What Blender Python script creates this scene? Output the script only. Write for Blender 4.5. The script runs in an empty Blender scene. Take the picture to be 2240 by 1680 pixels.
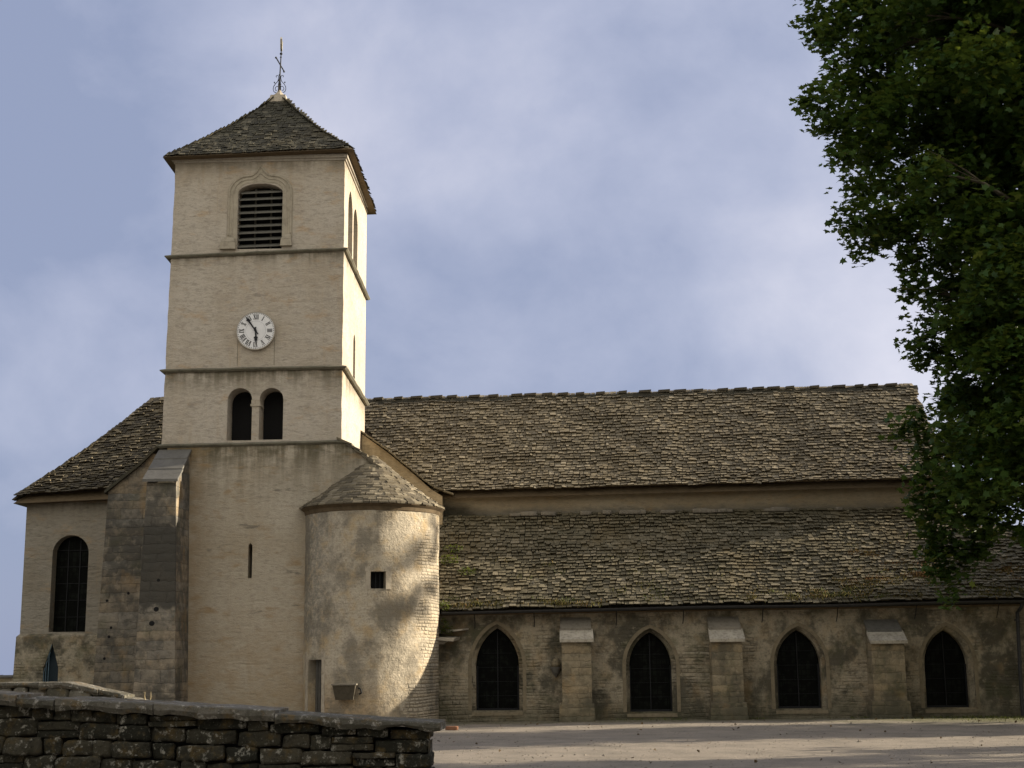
import bpy, bmesh, math, random
import numpy as np
from mathutils import Vector, Matrix, noise as mnoise
R = math.radians
random.seed(11)
sc = bpy.context.scene
col = sc.collection

# ------------------------------------------------------------------ camera
cd = bpy.data.cameras.new('camera')
cam = bpy.data.objects.new('camera', cd); col.objects.link(cam)
cd.sensor_width = 36.0
cd.lens = 3100.0 / 2240.0 * 36.0
cd.clip_end = 12000.0
yaw, pitch, roll = R(1.48), R(10.95), 0.010
fw = Vector((-math.sin(yaw)*math.cos(pitch), math.cos(yaw)*math.cos(pitch), math.sin(pitch)))
r0 = Vector((math.cos(yaw), math.sin(yaw), 0.0))
u0 = r0.cross(fw)
rr = r0*math.cos(roll) - u0*math.sin(roll)
uu = u0*math.cos(roll) + r0*math.sin(roll)
m3 = Matrix((rr, uu, -fw)).transposed()
cam.matrix_world = Matrix.Translation((10.4, -38.0, 1.65)) @ m3.to_4x4()
sc.camera = cam

# ------------------------------------------------------------------ light
SUN_EL, SUN_AZ = R(17.0), R(11.5)      # low evening sun, just behind the plane of the front walls
sv = Vector((math.cos(SUN_EL)*math.cos(SUN_AZ), math.cos(SUN_EL)*math.sin(SUN_AZ), math.sin(SUN_EL)))
sl = bpy.data.lights.new('sun', 'SUN'); so = bpy.data.objects.new('sun', sl); col.objects.link(so)
sl.energy = 4.5; sl.angle = R(0.5); sl.color = (1.0, 0.87, 0.67)
so.rotation_euler = sv.to_track_quat('Z', 'Y').to_euler()
so.location = (60, 15, 40)
sc.view_settings.view_transform = 'Standard'
sc.view_settings.look = 'None'
sc.view_settings.exposure = 1.32
sc.view_settings.gamma = 1.0
sc.cycles.max_bounces = 6
sc.cycles.transparent_max_bounces = 4

def world_sky():
    w = bpy.data.worlds.new('World'); sc.world = w; w.use_nodes = True
    nt = w.node_tree; N = nt.nodes; L = nt.links; N.clear()
    out = N.new('ShaderNodeOutputWorld'); bg = N.new('ShaderNodeBackground')
    bg.inputs['Strength'].default_value = 0.05
    sky = N.new('ShaderNodeTexSky'); sky.sky_type = 'NISHITA'; sky.sun_disc = False
    sky.sun_elevation = SUN_EL; sky.sun_rotation = R(90) - SUN_AZ
    tc = N.new('ShaderNodeTexCoord')
    sep = N.new('ShaderNodeSeparateXYZ'); L.new(tc.outputs['Generated'], sep.inputs[0])
    zz = N.new('ShaderNodeMath'); zz.operation = 'MAXIMUM'; L.new(sep.outputs['Z'], zz.inputs[0]); zz.inputs[1].default_value = 0.0
    def noise_tex(scale, detail, rough, dist, off):
        mp = N.new('ShaderNodeMapping'); L.new(tc.outputs['Generated'], mp.inputs['Vector'])
        mp.inputs['Location'].default_value = off; mp.inputs['Rotation'].default_value = (0, R(12), R(25)); mp.inputs['Scale'].default_value = (1.0, 1.0, 1.25)
        n = N.new('ShaderNodeTexNoise'); L.new(mp.outputs[0], n.inputs['Vector'])
        n.inputs['Scale'].default_value = scale; n.inputs['Detail'].default_value = detail
        n.inputs['Roughness'].default_value = rough; n.inputs['Distortion'].default_value = dist
        return n
    n1 = noise_tex(2.6, 3.0, 0.5, 0.2, (3.1, 0.7, 0))
    n2 = noise_tex(6.5, 7.0, 0.56, 0.2, (1.3, 5.2, 0))
    mx = N.new('ShaderNodeMath'); mx.operation = 'MULTIPLY_ADD'
    L.new(n2.outputs[0], mx.inputs[0]); mx.inputs[1].default_value = 0.66
    m2 = N.new('ShaderNodeMath'); m2.operation = 'MULTIPLY'; L.new(n1.outputs[0], m2.inputs[0]); m2.inputs[1].default_value = 0.64
    L.new(m2.outputs[0], mx.inputs[2])
    # the cloud deck is thinner towards +X (where the sun is)
    ma = N.new('ShaderNodeMath'); ma.operation = 'MULTIPLY_ADD'; L.new(sep.outputs['X'], ma.inputs[0]); ma.inputs[1].default_value = 0.42; L.new(mx.outputs[0], ma.inputs[2])
    ramp = N.new('ShaderNodeValToRGB'); L.new(ma.outputs[0], ramp.inputs[0])
    cr = ramp.color_ramp
    cr.elements[0].position = 0.47; cr.elements[0].color = (0.295, 0.345, 0.505, 1)
    cr.elements[1].position = 0.96; cr.elements[1].color = (0.715, 0.715, 0.825, 1)
    e = cr.elements.new(0.67); e.color = (0.445, 0.482, 0.635, 1)
    sc_ = N.new('ShaderNodeVectorMath'); sc_.operation = 'SCALE'; L.new(ramp.outputs[0], sc_.inputs[0]); sc_.inputs['Scale'].default_value = 8.7
    mixc = N.new('ShaderNodeMix'); mixc.data_type = 'RGBA'; mixc.inputs[0].default_value = 0.92
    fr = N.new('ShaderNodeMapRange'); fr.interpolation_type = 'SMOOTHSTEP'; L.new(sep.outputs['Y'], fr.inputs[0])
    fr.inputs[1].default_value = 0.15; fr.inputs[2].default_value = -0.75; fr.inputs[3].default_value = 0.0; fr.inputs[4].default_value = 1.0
    thin = N.new('ShaderNodeMix'); thin.data_type = 'RGBA'; L.new(fr.outputs[0], thin.inputs[0]); L.new(sc_.outputs[0], thin.inputs[6]); thin.inputs[7].default_value = (10.1, 9.5, 8.2, 1)  # sky behind the viewer made brighter and warmer to fill the shaded fronts
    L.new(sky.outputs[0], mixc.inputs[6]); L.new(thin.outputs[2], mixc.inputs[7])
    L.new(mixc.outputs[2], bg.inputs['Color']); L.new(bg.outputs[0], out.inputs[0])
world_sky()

# ------------------------------------------------------------------ materials
class NT:
    """small node helper"""
    def __init__(s, name):
        m = bpy.data.materials.new(name); m.use_nodes = True
        s.m = m; s.nt = m.node_tree; s.N = s.nt.nodes; s.L = s.nt.links; s.N.clear()
        s.out = s.N.new('ShaderNodeOutputMaterial')
        s.b = s.N.new('ShaderNodeBsdfPrincipled'); s.L.new(s.b.outputs[0], s.out.inputs[0])
        s.b.inputs['Roughness'].default_value = 0.9
        s.b.inputs['Specular IOR Level'].default_value = 0.15
        g = s.N.new('ShaderNodeNewGeometry'); s.pos = g.outputs['Position']
    def val(s, sock, v):
        if isinstance(v, bpy.types.NodeSocket): s.L.new(v, sock)
        else: sock.default_value = v
    def math(s, op, a, b=0.0, c=0.0, clamp=False):
        n = s.N.new('ShaderNodeMath'); n.operation = op; n.use_clamp = clamp
        for i, v in enumerate((a, b, c)): s.val(n.inputs[i], v)
        return n.outputs[0]
    def mapv(s, vec, scale=(1, 1, 1), loc=(0, 0, 0)):
        n = s.N.new('ShaderNodeMapping'); s.L.new(vec, n.inputs['Vector'])
        n.inputs['Scale'].default_value = scale; n.inputs['Location'].default_value = loc
        return n.outputs[0]
    def noise(s, scale, detail=3.0, rough=0.55, vec=None, dist=0.0):
        n = s.N.new('ShaderNodeTexNoise'); s.L.new(vec or s.pos, n.inputs['Vector'])
        n.inputs['Scale'].default_value = scale; n.inputs['Detail'].default_value = detail
        n.inputs['Roughness'].default_value = rough; n.inputs['Distortion'].default_value = dist
        return n.outputs[0]
    def voro(s, scale, vec=None, feature='F1', out=0):
        n = s.N.new('ShaderNodeTexVoronoi'); s.L.new(vec or s.pos, n.inputs['Vector'])
        n.feature = feature; n.inputs['Scale'].default_value = scale
        return n.outputs[out]
    def ss(s, v, a, b):
        n = s.N.new('ShaderNodeMapRange'); n.interpolation_type = 'SMOOTHSTEP'
        s.val(n.inputs[0], v); n.inputs[1].default_value = a; n.inputs[2].default_value = b
        return n.outputs[0]
    def mix(s, f, a, b, mode='MIX'):
        n = s.N.new('ShaderNodeMix'); n.data_type = 'RGBA'; n.blend_type = mode
        s.val(n.inputs[0], f)
        for i, v in ((6, a), (7, b)):
            if isinstance(v, bpy.types.NodeSocket): s.L.new(v, n.inputs[i])
            else: n.inputs[i].default_value = (*v, 1.0)
        return n.outputs[2]
    def attr(s, name, o='Fac'):
        n = s.N.new('ShaderNodeAttribute'); n.attribute_name = name; return n.outputs[o]
    def sep(s, v=None):
        n = s.N.new('ShaderNodeSeparateXYZ'); s.L.new(v or s.pos, n.inputs[0]); return n.outputs
    def comb(s, x, y, z):
        n = s.N.new('ShaderNodeCombineXYZ')
        for i, v in enumerate((x, y, z)): s.val(n.inputs[i], v)
        return n.outputs[0]
    def scale_col(s, c, f):
        n = s.N.new('ShaderNodeVectorMath'); n.operation = 'SCALE'; s.L.new(c, n.inputs[0]); s.val(n.inputs['Scale'], f); return n.outputs[0]
    def bump(s, h, dist, strength=1.0, prev=None):
        n = s.N.new('ShaderNodeBump'); s.L.new(h, n.inputs['Height'])
        n.inputs['Distance'].default_value = dist; n.inputs['Strength'].default_value = strength
        if prev is not None: s.L.new(prev, n.inputs['Normal'])
        return n.outputs[0]
    def brick(s, vec, w, h, mortar=0.012, off=0.5, smooth=0.4, bias=0.0):
        n = s.N.new('ShaderNodeTexBrick'); s.L.new(vec, n.inputs['Vector'])
        n.inputs['Scale'].default_value = 1.0; n.inputs['Brick Width'].default_value = w; n.inputs['Row Height'].default_value = h
        n.inputs['Mortar Size'].default_value = mortar; n.inputs['Mortar Smooth'].default_value = smooth
        n.inputs['Color1'].default_value = (0, 0, 0, 1); n.inputs['Color2'].default_value = (1, 1, 1, 1); n.inputs['Mortar'].default_value = (0.5, 0.5, 0.5, 1)
        n.offset = off; n.inputs['Bias'].default_value = bias
        return n.outputs['Color'], n.outputs['Fac']
    def done(s, colr=None, normal=None, rough=None):
        if colr is not None: s.val(s.b.inputs['Base Color'], colr if isinstance(colr, bpy.types.NodeSocket) else (*colr, 1.0))
        if normal is not None: s.L.new(normal, s.b.inputs['Normal'])
        if rough is not None: s.val(s.b.inputs['Roughness'], rough)
        return s.m

def wallvec(t, wob=0.05):
    """masonry coordinates for straight walls, slightly wobbled so the courses are not ruled"""
    x, y, z = t.sep()
    n = t.noise(0.9, 2.0, 0.5); n2 = t.noise(0.8, 2.0, 0.5, t.mapv(t.pos, (1, 1, 1), (7, 3, 1)))
    u = t.math('ADD', x, y)
    zz = t.math('ADD', z, t.math('MULTIPLY', t.math('SUBTRACT', n, 0.5), wob*2.4))
    uu_ = t.math('ADD', u, t.math('MULTIPLY', t.math('SUBTRACT', n2, 0.5), wob*3))
    return t.comb(uu_, zz, 0.0), x, y, z

def plaster(name, base, stain_shade, zs=(), course=0.085, warm=(0.42, 0.27, 0.13), rough_amt=1.0, low_stain=0.0, foot=None, blots=0.0, damp=None):
    """thin lime plaster over coursed rubble"""
    t = NT(name)
    v, x, y, z = wallvec(t)
    vv = t.mapv(t.pos, (1.6, 1.6, 1.0/course))
    bc = t.noise(0.55, 3.0, 0.6, vv); bf = t.ss(t.noise(1.0, 3.0, 0.6, t.mapv(t.pos, (2.2, 2.2, 0.62/course), (4, 9, 2))), 0.5, 0.75)
    big = t.noise(0.55, 4.0, 0.6)
    med = t.noise(2.6, 4.0, 0.6, t.mapv(t.pos, (1, 1, 1.8), (3, 1, 9)))
    fine = t.noise(26.0, 4.0, 0.7, t.mapv(t.pos, (1, 1, 1.6)))
    streak = t.noise(2.2, 4.0, 0.6, t.mapv(t.pos, (1.6, 1.6, 0.16)))
    c = t.mix(t.ss(big, 0.35, 0.7), base, tuple(b*f for b, f in zip(base, (0.86, 0.82, 0.76))))
    c = t.mix(t.math('MULTIPLY', t.ss(med, 0.52, 0.75), 0.35), c, tuple(b*1.12 for b in base))
    c = t.mix(t.math('MULTIPLY', t.ss(streak, 0.56, 0.78), 0.32), c, warm)
    c = t.mix(t.math('MULTIPLY', t.ss(fine, 0.52, 0.70), 0.5), c, tuple(b*0.6 for b in base))
    c = t.mix(t.math('MULTIPLY', t.ss(t.math('SUBTRACT', 1.0, fine), 0.58, 0.72), 0.35), c, tuple(min(b*1.3, 0.85) for b in base))
    c = t.mix(t.math('MULTIPLY', bf, t.math('MULTIPLY', t.ss(med, 0.35, 0.65), 0.28)), c, tuple(b*0.55 for b in base))
    sp = t.noise(8.5, 5.0, 0.68, t.mapv(t.pos, (0.7, 0.7, 1.5), (6, 2, 8)))
    c = t.mix(t.math('MULTIPLY', t.ss(sp, 0.48, 0.66), 0.55), c, tuple(b*0.62 for b in base))
    c = t.mix(t.math('MULTIPLY', t.ss(t.math('SUBTRACT', 1.0, sp), 0.55, 0.72), 0.30), c, tuple(min(b*1.22, 0.8) for b in base))
    c = t.mix(t.math('MULTIPLY', bc, 0.12), c, stain_shade)
    for z0, depth, amt in zs:            # run-off dirt under ledges, ragged; at choir and nave eaves also painted shade
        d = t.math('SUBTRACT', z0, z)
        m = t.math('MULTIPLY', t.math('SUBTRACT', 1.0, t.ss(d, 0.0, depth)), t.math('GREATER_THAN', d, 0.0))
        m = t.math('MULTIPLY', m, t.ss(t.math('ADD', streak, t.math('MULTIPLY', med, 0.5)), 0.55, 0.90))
        c = t.mix(t.math('MULTIPLY', m, amt), c, stain_shade)
    if foot:                             # splash-back grime rising from the roof below
        m = t.math('SUBTRACT', 1.0, t.ss(t.math('SUBTRACT', z, t.math('MULTIPLY', t.math('SUBTRACT', med, 0.5), foot[1])), foot[0]-foot[1]*0.5, foot[0]+foot[1]*0.5))
        c = t.mix(t.math('MULTIPLY', m, 0.8), c, foot[2])
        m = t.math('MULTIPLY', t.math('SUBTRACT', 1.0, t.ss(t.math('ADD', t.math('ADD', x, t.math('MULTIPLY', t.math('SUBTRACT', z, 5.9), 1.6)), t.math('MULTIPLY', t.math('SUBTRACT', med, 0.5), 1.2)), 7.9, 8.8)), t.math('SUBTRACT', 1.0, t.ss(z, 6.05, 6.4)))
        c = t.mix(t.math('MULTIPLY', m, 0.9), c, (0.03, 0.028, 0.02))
    if damp:                             # rust brown damp in the corner and rising from the ground
        m = t.math('SUBTRACT', 1.0, t.ss(t.math('ADD', x, t.math('MULTIPLY', t.math('SUBTRACT', med, 0.5), 0.8)), damp[0], damp[1]))
        m2 = t.math('SUBTRACT', 1.0, t.ss(t.math('ADD', z, t.math('MULTIPLY', t.math('SUBTRACT', big, 0.5), 5.0)), 0.6, 3.6))
        m = t.math('MAXIMUM', m, t.math('MULTIPLY', m2, 0.8)); m = t.math('MAXIMUM', m, t.math('MULTIPLY', t.ss(t.math('ADD', x, t.math('MULTIPLY', t.math('SUBTRACT', med, 0.5), 0.9)), 3.2, 4.1), t.math('SUBTRACT', 1.0, t.ss(z, 3.5, 5.2))))
        c = t.mix(t.math('MULTIPLY', t.math('MULTIPLY', m, t.math('ADD', 0.35, t.ss(med, 0.35, 0.65))), 0.45), c, warm)
    if blots:
        bl = t.noise(1.5, 5.0, 0.62, t.mapv(t.pos, (0.8, 0.8, 1.9), (2.2, 6.1, 3.3)))
        c = t.mix(t.math('MULTIPLY', t.ss(bl, 0.55, 0.72), blots), c, warm)
        b2 = t.noise(2.4, 5.0, 0.62, t.mapv(t.pos, (0.6, 0.6, 2.2), (5.2, 1.1, 8.3)))
        c = t.mix(t.math('MULTIPLY', t.ss(b2, 0.62, 0.74), blots*1.2), c, tuple(b*0.4 for b in base))
    if low_stain:
        m = t.math('MULTIPLY', t.math('SUBTRACT', 1.0, t.ss(t.math('ADD', z, t.math('MULTIPLY', med, 1.2)), 0.3, 1.5)), low_stain)
        c = t.mix(m, c, (0.10, 0.095, 0.06))
    h = t.math('ADD', t.math('MULTIPLY', fine, 0.6), t.math('ADD', t.math('MULTIPLY', med, 0.5), t.math('MULTIPLY', sp, 0.8)))
    h = t.math('SUBTRACT', h, t.math('MULTIPLY', bf, 0.35))
    nrm = t.bump(h, 0.028*rough_amt, 1.0)
    return t.done(c, nrm)

def masonry(name, base, dark, alt, w, hgt, mortar=0.02, wob=0.1, plaster_mix=0.0, mossy=0.0, patch=None, warm=(0.34, 0.22, 0.10), lowdark=0.0, bumpd=0.04, cyl=None, side=None, rubble=False):
    """exposed stone: blocks of differing tint, recessed joints, lichen and damp; plaster_mix leaves worn plaster on it"""
    t = NT(name)
    if cyl:
        x, y, z = t.sep()
        a = t.math('ARCTAN2', t.math('SUBTRACT', x, cyl[0]), t.math('SUBTRACT', cyl[1], y))
        n = t.noise(1.0, 2.0, 0.5); n2 = t.noise(3.0, 2.0, 0.5)
        v = t.comb(t.math('ADD', t.math('MULTIPLY', a, cyl[2]), t.math('MULTIPLY', n2, wob)), t.math('ADD', z, t.math('MULTIPLY', n, wob*2.4)), 0.0)
    else:
        v, x, y, z = wallvec(t, wob)
    jit = t.noise(7.0, 3.0, 0.6)
    v2 = t.N.new('ShaderNodeVectorMath'); v2.operation = 'ADD'
    t.L.new(v, v2.inputs[0]); t.L.new(t.comb(t.math('MULTIPLY', jit, hgt*0.5), t.math('MULTIPLY', jit, hgt*0.42), 0.0), v2.inputs[1])
    # irregular courses: random course heights, then random block lengths within each course
    def vor1(w_, feat, o, rnd_):
        n = t.N.new('ShaderNodeTexVoronoi'); n.voronoi_dimensions = '1D'; t.L.new(w_, n.inputs['W']); n.feature = feat
        n.inputs['Scale'].default_value = 1.0; n.inputs['Randomness'].default_value = rnd_; return n.outputs[o]
    vx, vz, _ = t.sep(v2.outputs[0])
    zr = t.math('MULTIPLY', vz, 1.0/hgt)
    rowc = vor1(zr, 'F1', 'Color', 0.75); row = rowc
    rr_, rg, rb = t.sep(rowc)
    ux = t.math('MULTIPLY_ADD', t.math('MULTIPLY', vx, 1.0/w), t.math('MULTIPLY_ADD', rr_, 0.8, 0.65), t.math('MULTIPLY', rg, 57.0))
    bc = t.sep(vor1(ux, 'F1', 'Color', 0.85))[0]
    er = t.math('MULTIPLY', vor1(zr, 'DISTANCE_TO_EDGE', 'Distance', 0.75), hgt); eb = t.math('MULTIPLY', vor1(ux, 'DISTANCE_TO_EDGE', 'Distance', 0.85), w)
    ed = t.math('MINIMUM', er, eb)
    gate = t.ss(t.noise(2.3, 4.0, 0.6, t.mapv(t.pos, (1, 1, 1), (9, 4, 6))), 0.3, 0.65)
    bf = t.math('SUBTRACT', 1.0, t.ss(ed, 0.002, mortar)); dome = t.ss(ed, 0.0, hgt*0.4)
    bf = t.math('MULTIPLY', bf, t.math('MULTIPLY_ADD', gate, 0.75, 0.25)); bf2 = bf
    med = t.noise(2.2, 5.0, 0.62); fine = t.noise(22.0, 5.0, 0.7); spot = t.noise(9.0, 4.0, 0.65)
    big = t.noise(0.6, 4.0, 0.6, t.mapv(t.pos, (1, 1, 1), (11, 5, 2)))
    c = t.mix(bc, base, alt)
    c = t.mix(t.math('MULTIPLY', t.math('MULTIPLY', t.sep(row)[0], t.math('ADD', bc, 0.35)), 0.75 if not plaster_mix else 0.4), c, dark)
    c = t.mix(t.math('MULTIPLY', t.sep(row)[1], 0.30), c, warm)
    c = t.mix(t.math('MULTIPLY', t.ss(med, 0.48, 0.72), 0.55), c, dark)
    c = t.mix(t.math('MULTIPLY', t.ss(fine, 0.5, 0.72), 0.5), c, tuple(b*0.5 for b in base))
    c = t.mix(t.math('MULTIPLY', t.ss(spot, 0.60, 0.72), 0.45), c, tuple(min(0.8, b*1.45) for b in base))
    joint = bf
    if plaster_mix > 0:
        pm = t.math('ADD', t.math('MULTIPLY', big, 0.8), t.math('MULTIPLY', t.noise(3.1, 4.0, 0.6), 0.45))
        pm = t.math('ADD', pm, t.math('MULTIPLY', z, 0.05))
        if side: pm = t.math('SUBTRACT', pm, t.math('MULTIPLY', t.ss(t.math('SUBTRACT', x, side[0]), side[1], side[2]), 0.33))
        pmask = t.ss(pm, 0.84 - plaster_mix*0.4, 0.98 - plaster_mix*0.4)
        c2 = t.mix(t.ss(fine, 0.45, 0.7), tuple(b*1.02 for b in base), tuple(b*0.72 for b in base))
        c2 = t.mix(t.math('MULTIPLY', t.ss(med, 0.45, 0.7), 0.5), c2, warm)
        c2 = t.mix(t.math('MULTIPLY', t.ss(spot, 0.52, 0.7), 0.4), c2, dark)
        c = t.mix(t.math('MULTIPLY', joint, 0.45), c, tuple(d*0.7 for d in dark))
        c = t.mix(pmask, c, c2)
        joint = t.math('MULTIPLY', joint, t.math('SUBTRACT', 1.0, t.math('MULTIPLY', pmask, 0.93)))
    else:
        c = t.mix(t.math('MULTIPLY', joint, 0.42), c, tuple(d*0.6 for d in dark))
    if mossy:
        gr = t.noise(0.9, 5.0, 0.65, t.mapv(t.pos, (1, 1, 0.8), (21, 3, 14)))
        c = t.mix(t.math('MULTIPLY', t.ss(gr, 0.45, 0.60), 0.85), c, tuple(d*0.62 for d in dark))
        g3 = t.noise(4.2, 5.0, 0.68, t.mapv(t.pos, (0.9, 0.9, 1.2), (17, 6, 2)))
        c = t.mix(t.math('MULTIPLY', t.ss(g3, 0.50, 0.64), 0.6), c, tuple(d*0.7 for d in dark))
        c = t.mix(t.math('MULTIPLY', t.ss(t.math('SUBTRACT', 1.0, g3), 0.54, 0.68), 0.4), c, tuple(min(0.7, b*1.3) for b in base))
        gw = t.noise(1.3, 4.0, 0.6, t.mapv(t.pos, (1, 1, 0.8), (1, 13, 24)))
        c = t.mix(t.math('MULTIPLY', t.ss(gw, 0.54, 0.7), 0.45), c, warm)
        c = t.mix(t.math('MULTIPLY', t.ss(t.noise(1.4, 5.0, 0.65, t.mapv(t.pos, (1, 1, 1), (2, 8, 4))), 0.5, 0.68), mossy), c, (0.07, 0.075, 0.035))
    if patch:                          # an old soot-dark repair with ragged borders
        x0, x1, z0, z1, ym, pc = patch
        wob2 = t.math('MULTIPLY', t.math('SUBTRACT', t.noise(3.0, 4.0, 0.6), 0.5), 0.7)
        zz = t.math('ADD', z, wob2)
        m = t.math('MULTIPLY', t.ss(zz, z0-0.1, z0+0.1), t.math('SUBTRACT', 1.0, t.ss(zz, z1-0.1, z1+0.1)))
        m = t.math('MULTIPLY', m, t.math('MULTIPLY', t.math('GREATER_THAN', x, x0), t.math('LESS_THAN', x, x1)))
        m = t.math('MULTIPLY', m, t.math('LESS_THAN', y, ym))
        c = t.mix(t.math('MULTIPLY', m, 0.93), c, pc)
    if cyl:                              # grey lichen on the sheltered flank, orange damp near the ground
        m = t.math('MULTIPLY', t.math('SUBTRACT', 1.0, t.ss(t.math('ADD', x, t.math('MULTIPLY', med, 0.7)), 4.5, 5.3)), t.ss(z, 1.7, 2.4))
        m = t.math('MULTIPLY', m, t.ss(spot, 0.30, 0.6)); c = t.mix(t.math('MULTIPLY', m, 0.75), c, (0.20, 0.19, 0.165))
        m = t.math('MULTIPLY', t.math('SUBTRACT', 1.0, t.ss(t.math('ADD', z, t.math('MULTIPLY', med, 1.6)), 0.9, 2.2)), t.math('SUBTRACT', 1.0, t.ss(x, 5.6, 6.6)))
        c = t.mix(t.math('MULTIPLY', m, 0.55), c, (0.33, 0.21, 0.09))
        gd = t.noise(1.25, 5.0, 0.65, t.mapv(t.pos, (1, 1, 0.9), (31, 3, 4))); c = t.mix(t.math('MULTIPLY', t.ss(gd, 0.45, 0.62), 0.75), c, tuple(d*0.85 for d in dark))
    if lowdark:
        m = t.math('MULTIPLY', t.math('SUBTRACT', 1.0, t.ss(t.math('ADD', z, t.math('MULTIPLY', med, 1.3)), 0.4, 1.5)), lowdark)
        c = t.mix(m, c, (0.085, 0.08, 0.055))
    h = t.math('ADD', t.math('MULTIPLY', fine, 0.35), t.math('MULTIPLY', med, 0.4))
    h = t.math('ADD', h, t.math('MULTIPLY', dome, 0.22 if plaster_mix == 0 else t.math('SUBTRACT', 0.26, t.math('MULTIPLY', pmask, 0.24))))
    h = t.math('SUBTRACT', h, t.math('MULTIPLY', joint, 0.3))
    h = t.math('ADD', h, t.math('MULTIPLY', bc, 0.15))
    h = t.math('ADD', h, t.math('MULTIPLY', spot, 0.55))
    return t.done(c, t.bump(h, bumpd, 1.0))

def tile_mat(name, base, dark, light, lichen):
    t = NT(name)
    a = t.attr('tint'); fine = t.noise(30.0, 4.0, 0.7); med = t.noise(5.0, 4.0, 0.6); big = t.noise(0.7, 3.0, 0.6)
    c = t.mix(t.ss(a, 0.1, 0.75), dark, base)
    c = t.mix(t.ss(a, 0.72, 1.0), c, light)
    c = t.mix(t.math('MULTIPLY', t.ss(med, 0.5, 0.7), 0.3), c, dark)
    c = t.mix(t.math('MULTIPLY', t.ss(fine, 0.55, 0.7), 0.3), c, light)
    c = t.mix(t.math('MULTIPLY', t.ss(big, 0.5, 0.72), lichen), c, (0.16, 0.12, 0.06))
    return t.done(c, t.bump(t.math('ADD', fine, med), 0.02, 0.8))

def plain(name, c, rough=0.8, var=0.3, scale=12.0, bump=0.006, metal=0.0, spec=0.2):
    t = NT(name)
    n = t.noise(scale, 5.0, 0.65); n2 = t.noise(scale*0.2, 3.0, 0.6)
    cc = t.mix(t.math('MULTIPLY', t.ss(n, 0.42, 0.7), var), c, tuple(x*0.45 for x in c))
    cc = t.mix(t.math('MULTIPLY', t.ss(n2, 0.45, 0.7), var), cc, tuple(min(1, x*1.3) for x in c))
    t.b.inputs['Metallic'].default_value = metal; t.b.inputs['Specular IOR Level'].default_value = spec
    return t.done(cc, t.bump(n, bump, 1.0), rough)

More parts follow.
